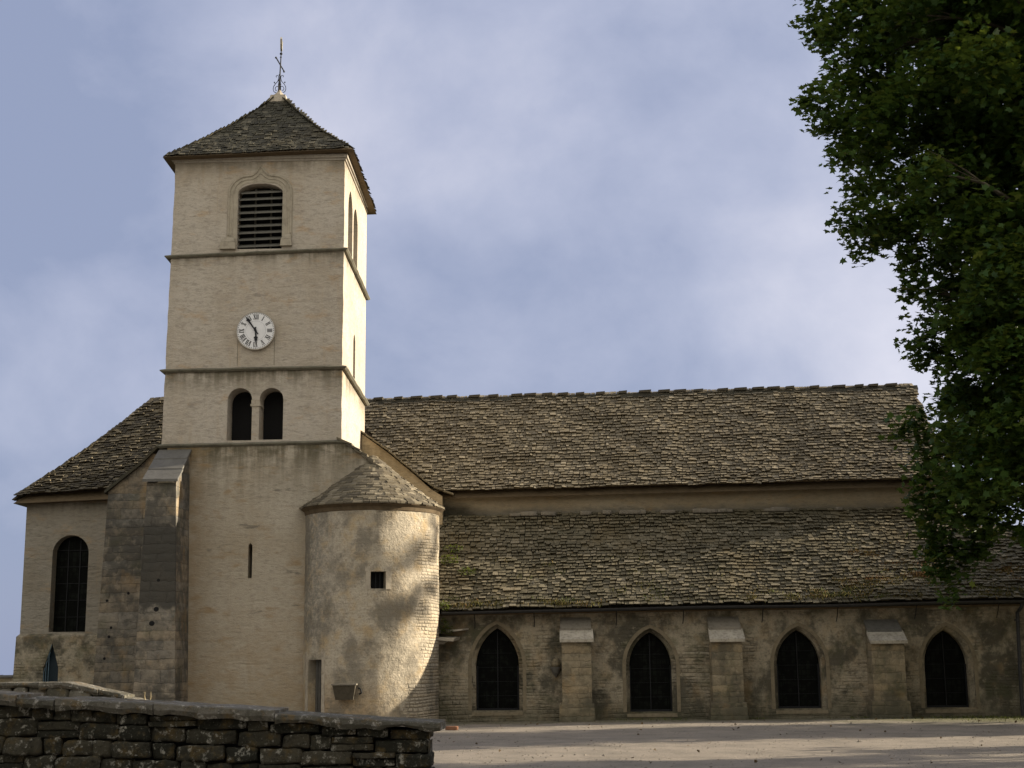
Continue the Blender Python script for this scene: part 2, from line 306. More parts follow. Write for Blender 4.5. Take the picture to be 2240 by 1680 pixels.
# ------------------------------------------------------------------ mesh helpers
class MB:
    def __init__(s): s.v = []; s.f = []; s.t = []; s.mi = []
    def add(s, vs, fs, tint=0.5, mi=0):
        o = len(s.v); s.v.extend(vs)
        for f in fs: s.f.append([i+o for i in f]); s.t.append(tint); s.mi.append(mi)
    def box(s, x0, x1, y0, y1, z0, z1, tint=0.5, mi=0):
        s.hexa([(x0,y0,z0),(x1,y0,z0),(x1,y1,z0),(x0,y1,z0),(x0,y0,z1),(x1,y0,z1),(x1,y1,z1),(x0,y1,z1)], tint, mi)
    def hexa(s, p, tint=0.5, mi=0):
        s.add([tuple(q) for q in p], [(0,3,2,1),(4,5,6,7),(0,1,5,4),(1,2,6,5),(2,3,7,6),(3,0,4,7)], tint, mi)
    def tube(s, pts, rad, n=8, tint=0.5, mi=0, cap=True):
        """swept round bar; rad a number or one per point"""
        pts = [Vector(p) for p in pts]; k = len(pts)
        rad = rad if isinstance(rad, (list, tuple)) else [rad]*k
        vs, fs = [], []; prev = None
        for i, p in enumerate(pts):
            d = (pts[min(i+1, k-1)] - pts[max(i-1, 0)]).normalized()
            if prev is None:
                a = Vector((0, 0, 1)) if abs(d.z) < 0.9 else Vector((1, 0, 0))
                u = d.cross(a).normalized()
            else: u = (prev - d*prev.dot(d)).normalized()
            prev = u; w = d.cross(u)
            for j in range(n):
                an = 2*math.pi*j/n; vs.append(tuple(p + (u*math.cos(an) + w*math.sin(an))*rad[i]))
        for i in range(k-1):
            for j in range(n): fs.append((i*n+j, i*n+(j+1) % n, (i+1)*n+(j+1) % n, (i+1)*n+j))
        if cap: fs.append(tuple(range(n-1, -1, -1))); fs.append(tuple((k-1)*n+j for j in range(n)))
        s.add(vs, fs, tint, mi)
    def prism(s, poly, y0, y1, tint=0.5, mi=0, ax='y'):
        """polygon in XZ pushed along Y (or YZ along X)"""
        n = len(poly)
        pt = (lambda a, b, d: (a, d, b)) if ax == 'y' else (lambda a, b, d: (d, a, b))
        vs = [pt(a, b, y0) for a, b in poly] + [pt(a, b, y1) for a, b in poly]
        fs = [tuple(range(n)), tuple(range(2*n-1, n-1, -1))] + [(i, (i+1) % n, n+(i+1) % n, n+i) for i in range(n)]
        s.add(vs, fs, tint, mi)
    def lathe(s, cx, cy, prof, n=24, tint=0.5, mi=0, a0=0.0, a1=2*math.pi):
        full = abs(a1-a0-2*math.pi) < 1e-6; k = n if full else n+1
        vs = [(cx+r*math.cos(a0+(a1-a0)*j/n), cy+r*math.sin(a0+(a1-a0)*j/n), z) for r, z in prof for j in range(k)]
        fs = []
        for i in range(len(prof)-1):
            for j in range(n): fs.append((i*k+j, i*k+(j+1) % k, (i+1)*k+(j+1) % k, (i+1)*k+j))
        s.add(vs, fs, tint, mi)
    def panel(s, pt, outer, holes, depth, mi=0):
        """flat wall face with openings; pt(u, v, d) maps wall coordinates and inward depth; reveals go depth deep"""
        bm = bmesh.new()
        def loop(l):
            vv = [bm.verts.new((u, v, 0)) for u, v in l]
            for i in range(len(vv)): bm.edges.new((vv[i], vv[(i+1) % len(vv)]))
        loop(outer)
        for h in holes: loop(h)
        bmesh.ops.triangle_fill(bm, use_beauty=True, use_dissolve=False, edges=bm.edges[:], normal=(0, 0, 1))
        bm.verts.index_update()
        vs = [pt(q.co.x, q.co.y, 0.0) for q in bm.verts]
        s.add(vs, [tuple(q.index for q in f.verts) for f in bm.faces], 0.5, mi); bm.free()
        dd = depth if isinstance(depth, (list, tuple)) else [depth]*len(holes)
        for h, d in zip(holes, dd):
            n = len(h); vs = [pt(u, v, 0.0) for u, v in h] + [pt(u, v, d) for u, v in h]
            s.add(vs, [(i, (i+1) % n, n+(i+1) % n, n+i) for i in range(n)], 0.5, mi)
    def fill(s, pt, loop, d, tint=0.5, mi=0):
        s.add([pt(u, v, d) for u, v in loop], [tuple(range(len(loop)))], tint, mi)
    def build(s, name, mats, parent=None, base=(0, 0, 0), smooth=False):
        me = bpy.data.meshes.new(name)
        b = Vector(base)
        me.from_pydata([tuple(Vector(q)-b) for q in s.v], [], s.f)
        mats = mats if isinstance(mats, (list, tuple)) else [mats]
        for q in mats: me.materials.append(q)
        me.polygons.foreach_set('material_index', s.mi)
        at = me.attributes.new('tint', 'FLOAT', 'FACE'); at.data.foreach_set('value', s.t)
        if smooth: me.polygons.foreach_set('use_smooth', [True]*len(me.polygons))
        bm = bmesh.new(); bm.from_mesh(me); bmesh.ops.recalc_face_normals(bm, faces=bm.faces[:]); bm.to_mesh(me); bm.free()
        me.update()
        o = bpy.data.objects.new(name, me); col.objects.link(o)
        if parent is not None: o.parent = parent
        else: o.location = b
        return o

def thing(name, label, cat, loc=(0, 0, 0), group=None):
    o = bpy.data.objects.new(name, None); col.objects.link(o); o.location = loc
    o.empty_display_size = 0.3
    return tag(o, label, cat, group)
def tag(o, label, cat, group=None):
    o['label'] = label; o['category'] = cat
    if group: o['group'] = group
    return o
def struct(o, kind='structure'): o['kind'] = kind; return o
def nz(x, y=0.0, z=0.0): return mnoise.noise(Vector((x, y, z)))
def U(a, b): return random.uniform(a, b)

def round_arch(u0, u1, v0, vs, n=14, rise=None):
    c = (u0+u1)/2; r = (u1-u0)/2; h = rise or r
    return [(u0, v0), (u1, v0)] + [(c+r*math.cos(math.pi*i/n), vs+h*math.sin(math.pi*i/n)) for i in range(n+1)]
def pointed_arch(u0, u1, v0, vs, tip, n=9):
    """two-centred arch"""
    c = (u0+u1)/2; hw = (u1-u0)/2; h = tip-vs
    rad = (hw*hw+h*h)/(2*hw); am = math.asin(min(1, h/rad)) if h <= rad else math.pi/2
    am = math.atan2(h, rad-hw)
    right = [(u1-rad+rad*math.cos(am*i/n), vs+rad*math.sin(am*i/n)) for i in range(n+1)]
    left = [(2*c-a, b) for a, b in right[:-1]][::-1]
    return [(u0, v0), (u1, v0)] + right + left
def grow(loop, d):
    """opening outline pushed outwards by d, except at the sill"""
    cx = sum(p[0] for p in loop)/len(loop); n = len(loop); out = []
    for i, p in enumerate(loop):
        a = Vector(loop[i-1]); b = Vector(loop[(i+1) % n]); q = Vector(p)
        if i == 0: out.append((p[0]-d, p[1])); continue
        if i == 1: out.append((p[0]+d, p[1])); continue
        t = (b-a).normalized(); nn = Vector((t.y, -t.x)); out.append(tuple(q+nn*d))
    return out

# wall coordinate maps
def front(Y): return lambda u, v, d: (u, Y+d, v)
def right(X): return lambda u, v, d: (X-d, u, v)

def tiles(mb, P, rows, span, expo, wr=(0.09, 0.22), th=(0.045, 0.085), sag=0.03, over=0.05, rough=0.02, sd=0, lay=2.3, lift=0.022):
    """courses of rough limestone roof slabs. P(u, t): point on the roof at u along the eave and t up the slope (metres);
    span(t): first and last u of the course at t. Every slab is its own small box lapped over the course below."""
    rnd = random.Random(sd)
    t = 0.0; k = 0
    while t < rows:
        e = expo*rnd.uniform(0.9, 1.1)
        a, b = span(min(t+e*0.5, rows))
        u = a + rnd.uniform(-over, over*0.4)
        while u < b:
            w = rnd.uniform(*wr)
            if rnd.random() < 0.12: w *= 1.6
            u1 = min(u+w, b+rnd.uniform(0, over))
            if u1-u < 0.06: break
            g = rnd.uniform(0.004, 0.014)
            tl = t + rnd.uniform(-rough, rough)*0.8 + 0.028*nz(u*0.45, t*2.0, sd+0.5)
            tu = t + e*lay*rnd.uniform(0.9, 1.0)
            A, B = Vector(P(u+g, tl)), Vector(P(u1-g, tl)); C_, D = Vector(P(u1-g, tu)), Vector(P(u+g, tu))
            nrm = (B-A).cross(D-A)
            if nrm.length < 1e-9: u = u1; continue
            nrm.normalize()
            if nrm.z < 0: nrm = -nrm
            thk = rnd.uniform(*th)
            lo = nz(u*0.7, t*0.9, sd*3.1)*sag
            l0 = lo + thk*1.15 + lift + rnd.uniform(-0.010, 0.022); r0_ = l0 + rnd.uniform(-0.016, 0.016); up = lo + rnd.uniform(0.0, 0.012)
            c1, c2 = rnd.uniform(-0.016, 0.016), rnd.uniform(-0.016, 0.016)
            dn = (A-D).normalized()
            A2, B2 = A+dn*c1, B+dn*c2
            top = [A2+nrm*l0, B2+nrm*r0_, C_+nrm*(up+thk*0.3), D+nrm*(up+thk*0.3)]
            uc = min(0.05, e*0.35)
            bot = [A2-dn*uc+nrm*(l0-thk), B2-dn*uc+nrm*(r0_-thk), C_+nrm*(up-thk*0.7), D+nrm*(up-thk*0.7)]
            mb.hexa(bot+top, rnd.random()**1.1)
            u = u1
        t += e; k += 1

def stone(mb, x0, x1, y0, y1, z0, z1, sd, n=5, rnd=0.10, rough=0.16):
    """one rough block: a rounded, noise-hewn box"""
    c = Vector(((x0+x1)/2, (y0+y1)/2, (z0+z1)/2)); h = Vector(((x1-x0)/2, (y1-y0)/2, (z1-z0)/2)); mn = min(h)
    idx = {}; vs = []; fs = []
    def vid(i, j, k):
        key = (i, j, k)
        if key not in idx:
            p = Vector((2*i/n-1, 2*j/n-1, 2*k/n-1)); q = Vector([s*abs(s)**-0.0 if s else 0 for s in p])
            w = Vector((p.x*h.x, p.y*h.y, p.z*h.z))
            # pull the corners in
            inner = Vector([max(-hh+mn*0.34, min(hh-mn*0.34, s)) for hh, s in zip(h, w)])
            d = w-inner
            if d.length > mn*0.34: w = inner+d.normalized()*mn*0.40
            pp = (c+w)*5.0+Vector((sd*1.7, sd*0.9, sd*2.3))
            w += Vector((nz(*pp), nz(pp.x+31, pp.y, pp.z), nz(pp.x, pp.y+17, pp.z)))*mn*rough*2.0
            pp = pp*3.1
            w += Vector((nz(*pp), nz(pp.x+31, pp.y, pp.z), nz(pp.x, pp.y+17, pp.z)))*mn*rough*1.2
            idx[key] = len(vs); vs.append(tuple(c+w))
        return idx[key]
    R_ = range(n)
    for a in R_:
        for b in R_:
            fs += [(vid(a, b, 0), vid(a, b+1, 0), vid(a+1, b+1, 0), vid(a+1, b, 0)), (vid(a, b, n), vid(a+1, b, n), vid(a+1, b+1, n), vid(a, b+1, n)),
                   (vid(a, 0, b), vid(a+1, 0, b), vid(a+1, 0, b+1), vid(a, 0, b+1)), (vid(a, n, b), vid(a, n, b+1), vid(a+1, n, b+1), vid(a+1, n, b)),
                   (vid(0, a, b), vid(0, a, b+1), vid(0, a+1, b+1), vid(0, a+1, b)), (vid(n, a, b), vid(n, a+1, b), vid(n, a+1, b+1), vid(n, a, b+1))]
    mb.add(vs, fs, random.Random(sd).random())


# ------------------------------------------------------------------ material set
LIME = (0.46, 0.375, 0.275)
M = {}
M['tower'] = plaster('lime_plaster_tower', (0.50, 0.45, 0.385), (0.13, 0.115, 0.08), [(12.85, 0.6, 0.6), (9.5, 0.8, 0.85), (15.6, 0.6, 0.6), (12.85, 0.25, 0.6), (9.5, 0.3, 0.6)], blots=0.42)
M['base'] = plaster('lime_plaster_tower_foot', (0.46, 0.412, 0.338), (0.115, 0.10, 0.065), [(7.42, 0.8, 1.0), (7.42, 2.2, 0.6)], blots=0.75, damp=(0.75, 1.35), warm=(0.30, 0.21, 0.115))
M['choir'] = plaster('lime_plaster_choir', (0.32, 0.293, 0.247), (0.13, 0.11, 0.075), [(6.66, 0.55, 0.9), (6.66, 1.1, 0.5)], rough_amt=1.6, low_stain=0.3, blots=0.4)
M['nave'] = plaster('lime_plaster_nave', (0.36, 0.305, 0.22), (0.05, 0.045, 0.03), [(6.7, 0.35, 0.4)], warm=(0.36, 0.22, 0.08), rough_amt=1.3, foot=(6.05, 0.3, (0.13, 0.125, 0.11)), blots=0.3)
M['gable'] = plaster('lime_plaster_gable', (0.50, 0.41, 0.28), (0.13, 0.11, 0.07), [(8.0, 1.5, 0.5)], warm=(0.45, 0.28, 0.11))
M['aisle'] = masonry('worn_plaster_rubble_aisle', (0.355, 0.31, 0.235), (0.105, 0.098, 0.077), (0.40, 0.355, 0.28), 0.24, 0.095, 0.02, 0.05, plaster_mix=0.60, mossy=0.45, lowdark=0.8, rubble=0.75, warm=(0.31, 0.215, 0.115))
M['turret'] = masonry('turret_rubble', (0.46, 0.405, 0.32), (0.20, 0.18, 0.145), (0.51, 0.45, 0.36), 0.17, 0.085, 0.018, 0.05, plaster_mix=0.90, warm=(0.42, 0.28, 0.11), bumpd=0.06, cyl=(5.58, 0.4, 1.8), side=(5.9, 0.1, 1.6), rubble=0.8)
M['ashlar'] = masonry('weathered_ashlar', (0.28, 0.242, 0.185), (0.125, 0.118, 0.105), (0.235, 0.225, 0.205), 0.62, 0.24, 0.014, 0.05, mossy=0.3, lowdark=0.5, bumpd=0.04, rubble=0.55)
M['buttress'] = masonry('weathered_ashlar_buttress', (0.29, 0.25, 0.19), (0.13, 0.122, 0.108), (0.24, 0.23, 0.21), 0.58, 0.25, 0.014, 0.05, mossy=0.25, lowdark=0.5, bumpd=0.04, rubble=0.55, patch=(-0.6, 0.80, 3.0, 5.15, -1.25, (0.06, 0.057, 0.05)))
M['abut'] = masonry('aisle_buttress_stone', (0.31, 0.26, 0.18), (0.16, 0.145, 0.11), (0.36, 0.305, 0.215), 0.46, 0.20, 0.014, 0.05, mossy=0.35, lowdark=0.85, bumpd=0.035, rubble=0.55)
M['dressed'] = plain('dressed_limestone', (0.40, 0.35, 0.28), 0.9, 0.45, 14.0, 0.012)
M['dressed_grey'] = plain('grey_dressed_limestone', (0.37, 0.335, 0.285), 0.9, 0.45, 14.0, 0.012)
M['surround'] = plain('dull_window_stone', (0.21, 0.175, 0.122), 0.9, 0.5, 10.0, 0.012)
M['cap'] = plain('lichened_cap_slab', (0.40, 0.365, 0.305), 0.9, 0.75, 16.0, 0.015)
M['moulding'] = plain('weathered_moulding', (0.36, 0.32, 0.255), 0.9, 0.5, 9.0, 0.012)
M['oldcap'] = plain('grimy_cap_slab', (0.20, 0.18, 0.15), 0.9, 0.5, 12.0, 0.012)
M['slate'] = plain('dark_cap_slab', (0.13, 0.125, 0.115), 0.7, 0.45, 9.0, 0.01)
M['string'] = plain('weathered_ledge_stone', (0.16, 0.15, 0.115), 0.9, 0.6, 7.0, 0.015)
M['roof'] = tile_mat('limestone_roof_slabs', (0.20, 0.17, 0.118), (0.145, 0.122, 0.083), (0.275, 0.236, 0.168), 0.3)
M['roof_aisle'] = tile_mat('mossy_aisle_slabs', (0.152, 0.133, 0.09), (0.105, 0.093, 0.062), (0.225, 0.197, 0.14), 0.4)
M['roof_choir'] = tile_mat('dark_choir_slabs', (0.115, 0.098, 0.066), (0.07, 0.06, 0.043), (0.21, 0.178, 0.12), 0.3)
M['roof_tower'] = tile_mat('dark_roof_slabs', (0.068, 0.064, 0.047), (0.045, 0.042, 0.032), (0.115, 0.105, 0.078), 0.2)
M['roof_turret'] = tile_mat('turret_roof_slabs', (0.165, 0.142, 0.102), (0.10, 0.086, 0.064), (0.26, 0.225, 0.165), 0.3)
M['underlay'] = plain('roof_underlay', (0.05, 0.042, 0.032), 0.95, 0.3)
M['soffit'] = plain('weathered_eave_boards', (0.115, 0.085, 0.052), 0.85, 0.5, 8.0, 0.01)
M['dark'] = plain('dark_interior', (0.012, 0.012, 0.013), 0.9, 0.2)
M['louvre'] = plain('weathered_louvre_wood', (0.13, 0.125, 0.11), 0.8, 0.4, 20.0, 0.006)
M['iron'] = plain('dark_wrought_iron', (0.022, 0.023, 0.026), 0.55, 0.3, 30.0, 0.002, 0.4)
M['zinc'] = plain('dull_zinc', (0.055, 0.055, 0.058), 0.5, 0.4, 15.0, 0.002, 0.5)
M['gold'] = plain('worn_gilding', (0.62, 0.57, 0.45), 0.35, 0.2, 30.0, 0.002, 0.6)
M['door'] = plain('grey_weathered_planks', (0.085, 0.08, 0.072), 0.85, 0.5, 18.0, 0.01)
M['clock'] = plain('white_enamel', (0.74, 0.74, 0.76), 0.35, 0.12, 6.0, 0.001, 0.0, 0.4)
M['black'] = plain('black_paint', (0.012, 0.012, 0.016), 0.4, 0.1, 20.0, 0.001)
M['greyline'] = plain('faded_grey_paint', (0.42, 0.43, 0.48), 0.5, 0.2)

def pane_mat():
    t = NT('dark_leaded_glass')
    x, y, z = t.sep()
    v = t.comb(t.math('ADD', x, y), z, 0.0)
    bc, bf = t.brick(v, 0.13, 0.16, 0.010, 0.0, 0.1)
    n = t.noise(5.0, 3.0, 0.6)
    c = t.mix(t.ss(n, 0.45, 0.65), (0.004, 0.0045, 0.004), (0.010, 0.012, 0.010))
    c = t.mix(bf, c, (0.004, 0.004, 0.004))
    t.b.inputs['Specular IOR Level'].default_value = 0.04
    return t.done(c, t.bump(t.math('ADD', t.math('MULTIPLY', bc, 0.4), n), 0.01, 0.6), 0.35)
M['pane'] = pane_mat()

# ------------------------------------------------------------------ the lie of the land
def land():
    xs = [-6000, -2500, -900, -300, -120, -60, -40] + [-30+2*i for i in range(46)] + [80, 120, 300, 900, 2500, 6000]
    ys = [-3000, -900, -300, -120, -70, -50] + [-42+1.5*i for i in range(36)] + [16, 22, 30, 45, 80, 150, 400, 1200, 3000, 6500, 9000]
    def h(x, y):
        b = max(0.0, y-13.0)
        d = -min(85.0, b*0.6)
        if y < 13: d += 0.05*nz(x*0.18, y*0.22) + 0.02*nz(x*0.6, y*0.7, 4)
        return d
    mb = MB(); nx = len(xs)
    vs = [(x, y, h(x, y)) for y in ys for x in xs]
    fs = [(j*nx+i, j*nx+i+1, (j+1)*nx+i+1, (j+1)*nx+i) for j in range(len(ys)-1) for i in range(nx-1)]
    mb.add(vs, fs)
    t = NT('gravel_forecourt')
    x, y, z = t.sep()
    n1 = t.noise(60.0, 3.0, 0.8); n2 = t.noise(1.1, 5.0, 0.6); n3 = t.noise(0.25, 3.0, 0.5); n4 = t.noise(9.0, 4.0, 0.7)
    st = t.noise(1.0, 4.0, 0.6, t.mapv(t.pos, (0.16, 1.4, 1)))
    c = t.mix(t.ss(n2, 0.35, 0.7), (0.315, 0.275, 0.23), (0.225, 0.20, 0.168))
    c = t.mix(t.math('MULTIPLY', t.ss(st, 0.5, 0.75), 0.4), c, (0.22, 0.185, 0.145))
    c = t.mix(t.math('MULTIPLY', t.ss(n1, 0.48, 0.68), 0.8), c, (0.11, 0.095, 0.075))
    c = t.mix(t.math('MULTIPLY', t.ss(t.math('SUBTRACT', 1.0, n1), 0.55, 0.75), 0.6), c, (0.50, 0.43, 0.34))
    c = t.mix(t.math('MULTIPLY', t.ss(n4, 0.58, 0.72), 0.5), c, (0.16, 0.135, 0.10))
    # thin grass and moss along the foot of the walls and under the tree
    edge = t.math('ADD', y, t.math('MULTIPLY', t.math('SUBTRACT', n2, 0.5), 2.2))
    mo = t.math('MULTIPLY', t.ss(edge, -1.1, 0.3), t.ss(n4, 0.38, 0.58))
    ri = t.math('MULTIPLY', t.ss(t.math('ADD', x, t.math('MULTIPLY', n2, 5.0)), 17.5, 24.0), t.ss(edge, -4.5, -0.8))
    mo = t.math('MAXIMUM', t.math('MULTIPLY', mo, 0.75), t.math('MULTIPLY', ri, 0.8))
    c = t.mix(mo, c, (0.10, 0.105, 0.04))
    far = t.ss(y, 14.0, 20.0)
    c = t.mix(far, c, (0.07, 0.09, 0.05))
    nrm = t.bump(t.math('ADD', n1, t.math('MULTIPLY', n4, 1.2)), 0.02, 1.0)
    o = mb.build('ground', t.done(c, nrm), smooth=True); struct(o)
land()

# ------------------------------------------------------------------ the church
church = thing('church', 'pale stone village church with square clock tower, round stair turret and long stone slab roofs', 'church', (0, 0, 0))
TW, TD, TZ0, TZ1 = 4.76, 4.9, 7.45, 15.62

def tower():
    # lower body: wider foot of the tower with the sloping right shoulder
    mb = MB(); slit = [(2.29, 3.82), (2.40, 3.82), (2.40, 4.70), (2.345, 4.76), (2.29, 4.70)]
    shoulder = [(0.0, 0.0), (6.3, 0.0), (6.3, 6.2), (5.5, 6.98), (4.78, 7.48), (0.0, 7.46)]
    mb.panel(front(0.0), shoulder, [slit], 0.5)
    mb.prism([(p[0], p[1]) for p in shoulder], 0.55, 4.6)       # body behind
    mb.prism([(6.29, 6.19), (5.5, 6.96), (4.78, 7.46), (4.78, 7.3), (6.1, 6.19)], 0.01, 0.55)
    mb.build('tower_foot', M['base'], church)
    b = MB(); b.fill(front(0.0), [(2.25, 3.7), (2.44, 3.7), (2.44, 4.8), (2.25, 4.8)], 0.48)
    b.build('slit_window', M['dark'], church)
    # slabs along the shoulder
    mb = MB(); rnd = random.Random(3)
    pts = [(4.74, 7.54), (5.0, 7.38), (5.22, 7.22), (5.42, 7.08), (5.6, 6.92), (5.82, 6.72), (6.05, 6.5), (6.35, 6.22)]
    for (a, za), (c, zc) in zip(pts, pts[1:]):
        y = -0.09
        while y < 4.4:
            y1 = y+rnd.uniform(0.3, 0.6)
            mb.hexa([(a-0.1, y, za-0.0), (c+0.05, y, zc-0.03), (c+0.05, y1, zc-0.03), (a-0.1, y1, za), (a-0.1, y, za+0.06), (c+0.06, y, zc+0.035), (c+0.06, y1, zc+0.03), (a-0.1, y1, za+0.05)], rnd.random()); y = y1
    mb.build('shoulder_roof', M['roof_turret'], church)
    # the shaft
    mb = MB()
    l0, l1, r0_, r1 = -0.18, -0.08, 4.76, 4.73
    louv = round_arch(1.73, 3.0, 12.98, 14.62, 14, 0.28)
    tw1 = round_arch(1.60, 2.28, 7.56, 8.68, 12); tw2 = round_arch(2.48, 3.14, 7.57, 8.68, 12)
    bif1 = pointed_arch(0.85, 1.75, 13.0, 14.35, 15.05); bif2 = pointed_arch(1.95, 2.85, 13.0, 14.3, 14.85)
    slit = pointed_arch(2.2, 2.62, 9.72, 10.75, 11.02)
    def jr(z): return 0.014*nz(z*2.1, 1.5)+0.008*nz(z*8.0, 4.5)
    def jl(z): return 0.014*nz(z*2.1, 11.5)+0.008*nz(z*8.0, 14.5)
    zz = [TZ0+(TZ1-TZ0)*k/70 for k in range(71)]
    rx = lambda z: 4.745+jr(z); lx = lambda z: l0+(l1-l0)*(z-TZ0)/(TZ1-TZ0)+jl(z)
    mb.panel(front(0.06), [(rx(z), z) for z in zz]+[(lx(z), z) for z in zz[::-1]], [louv, tw1, tw2], [0.42, 0.62, 0.62])
    rmap = lambda u, v, d: (4.745-d+jr(v)*max(0.0, 1-(u-0.06)/0.5), u, v)
    mb.panel(rmap, [(0.06, z) for z in zz]+[(TD, TZ1), (TD, TZ0-1.3), (0.06, TZ0-1.3)], [bif1, bif2, slit], 0.45)
    mb.add([(l0, TD, TZ0), (4.745, TD, TZ0), (4.745, TD, TZ1), (l1, TD, TZ1)], [(0, 1, 2, 3)])
    n = len(zz); mb.add([(lx(z), 0.06, z) for z in zz]+[(lx(z), TD, z) for z in zz], [(k, k+1, n+k+1, n+k) for k in range(n-1)])
    o = mb.build('tower_wall', M['tower'], church)
    # flat dressed stone surround of the clock recess and light quoins
    mb = MB()
    for x in (1.84, 2.86):
        mb = MB(); mb.box(x-0.005, x+0.005, 0.052, 0.07, 9.64, 10.42); mb.build('clock_panel_joint', M['string'], church)
    # ledges (string courses)
    def ledge(name, z, p, hgt, tilt, zback, cap_slope=0.035):
        mb = MB(); x0, x1, y0, y1 = -0.16, 4.76, 0.06, TD
        prof = [(0.0, -hgt), (p*0.55, -hgt), (p, -hgt*0.45), (p, -0.01), (0.0, cap_slope)]
        corners = [(x0, y0, -1, -1, z-tilt), (x1, y0, 1, -1, z), (x1, y1, 1, 1, zback), (x0, y1, -1, 1, zback-tilt)]
        vs = []; seg = []
        for k in range(4):
            a, b = corners[k], corners[(k+1) % 4]
            for i in range(0, 14):
                f = i/14
                j = 0.012*nz(k*7+i*0.9, z) if i else 0.0
                sx, sy = a[2]*(1-f)+b[2]*f, a[3]*(1-f)+b[3]*f
                if i: sx, sy = ((0, -1), (1, 0), (0, 1), (-1, 0))[k]
                vs += [(a[0]+(b[0]-a[0])*f+sx*(q+j*1.5), a[1]+(b[1]-a[1])*f+sy*(q+j*1.5), a[4]+(b[4]-a[4])*f+h+j) for q, h in prof]
        n = 56; np_ = len(prof)
        fs = [(i*np_+q, ((i+1) % n)*np_+q, ((i+1) % n)*np_+(q+1) % np_, i*np_+(q+1) % np_) for i in range(n) for q in range(np_)]
        mb.add(vs, fs); return mb.build(name, M['string'], church)
    ledge('string_course', 12.95, 0.11, 0.075, 0.14, 12.78)
    ledge('string_course', 9.58, 0.12, 0.08, 0.03, 9.42)
    ledge('string_course', 7.50, 0.13, 0.085, 0.05, 7.45)
    # louvred bell opening: slats, uprights and the ogee moulding
    fr = front(0.06)
    g = MB(); g.fill(fr, grow(louv, 0.0), 0.415); win = g.build('bell_opening', M['dark'], church)
    mb = MB()
    for i in range(9):
        z = 13.05+0.197*i; hw = 0.635 if z < 14.5 else 0.58
        tl = 0.02*(1 if i % 2 else -1)*0.3
        y0 = 0.16
        mb.hexa([(2.365-hw, y0, z), (2.365+hw, y0, z+0.035), (2.365+hw, y0+0.20, z+0.155), (2.365-hw, y0+0.20, z+0.12),
                 (2.365-hw, y0-0.0, z+0.038), (2.365+hw, y0, z+0.073), (2.365+hw, y0+0.20, z+0.185), (2.365-hw, y0+0.20, z+0.15)])
    mb.build('louvre_slat', M['louvre'], win)
    mb = MB()
    for x in (2.17, 2.62): mb.box(x-0.025, x+0.025, 0.37, 0.42, 12.99, 14.86)
    mb.build('upright', M['louvre'], win)
    def ogee(off, tip, base_l, base_r):
        L = 1.73-off; Rr = 3.0+off; c = 2.345; s0 = 14.60
        pts = [(L, base_l), (L, 13.9), (L, s0)]
        sh = s0+0.30+off*0.9
        n = 10
        for i in range(1, n+1):            # shoulder
            a = math.pi/2*i/n
            pts.append((L+(c-0.30-L)*(1-math.cos(a))*0.98, s0+(sh-s0)*math.sin(a)))
        x0, z0 = pts[-1]
        for i in range(1, 9):              # reversed sweep up to the point
            f = i/8; pts.append((x0+(c-x0)*f, z0+(tip-z0)*(f**2.2)))
        right_ = [(2*c-a+(Rr+L-2*c), b) for a, b in pts[:-1]][::-1]
        right_[-1] = (Rr, base_r)
        return pts+right_
    mb = MB()
    def bar(path, rad, y): mb.tube([(a, y, b) for a, b in path], rad, 8)
    bar(ogee(0.245, 15.40, 13.38, 13.42), 0.030, 0.045)
    bar(ogee(0.135, 15.20, 13.3, 13.38), 0.026, 0.055)
    bar(ogee(0.035, 15.0, 13.2, 13.3), 0.030, 0.075)
    inner = ogee(0.0, 14.93, 13.0, 13.05); outer = ogee(0.29, 15.45, 13.3, 13.3)
    k = len(inner)
    vs = [(a, 0.052, b) for a, b in inner]+[(a, 0.046, b) for a, b in outer]
    mb.add(vs, [(i, i+1, k+i+1, k+i) for i in range(k-1)])
    # moulded feet
    for xa, xb, z0 in ((1.27, 1.72, 12.97), (2.97, 3.30, 13.04)):
        c = (xa+xb)/2
        mb.hexa([(xa, -0.05, z0), (xb, -0.05, z0), (xb, 0.06, z0), (xa, 0.06, z0), (xa+0.02, -0.05, z0+0.2), (xb-0.03, -0.05, z0+0.2), (xb-0.03, 0.06, z0+0.2), (xa+0.02, 0.06, z0+0.2)])
        mb.hexa([(xa+0.02, -0.035, z0+0.21), (xb-0.03, -0.035, z0+0.21), (xb-0.03, 0.06, z0+0.21), (xa+0.02, 0.06, z0+0.21), (xa+0.13, 0.0, z0+0.34), (xb-0.05, 0.0, z0+0.34), (xb-0.05, 0.06, z0+0.34), (xa+0.13, 0.06, z0+0.34)])
    mb.build('ogee_moulding', M['moulding'], win)
    # twin round-arched opening with a small column
    for lp in (tw1, tw2): g = MB(); g.fill(fr, lp, 0.61); tw = g.build('arched_opening', M['dark'], church)
    mb = MB()
    mb.lathe(2.38, 0.17, [(0.0, 7.57), (0.115, 7.57), (0.115, 7.62), (0.10, 7.66), (0.088, 7.70), (0.085, 8.34), (0.105, 8.36), (0.10, 8.40), (0.13, 8.50), (0.0, 8.50)], 14)
    mb.box(2.24, 2.52, 0.03, 0.5, 8.505, 8.565); mb.box(2.262, 2.498, 0.045, 0.48, 8.57, 8.68)
    mb.build('colonnette', M['dressed'], church)
    # right face openings
    rt = right(4.745)
    for lp in (bif1, bif2): g = MB(); g.fill(rt, lp, 0.44); g.build('lancet_opening', M['louvre'], church)
    g = MB(); g.fill(rt, slit, 0.44); g.build('lancet_opening', M['louvre'], church)
    # eave cornice
    mb = MB()
    for k in range(2):
        e = 0.03+0.05*k; z = 15.58+0.06*k
        mb.box(-0.10-e, 4.75+e, 0.06-e, TD+e, z-0.11*0.5+0.02, z+0.07)
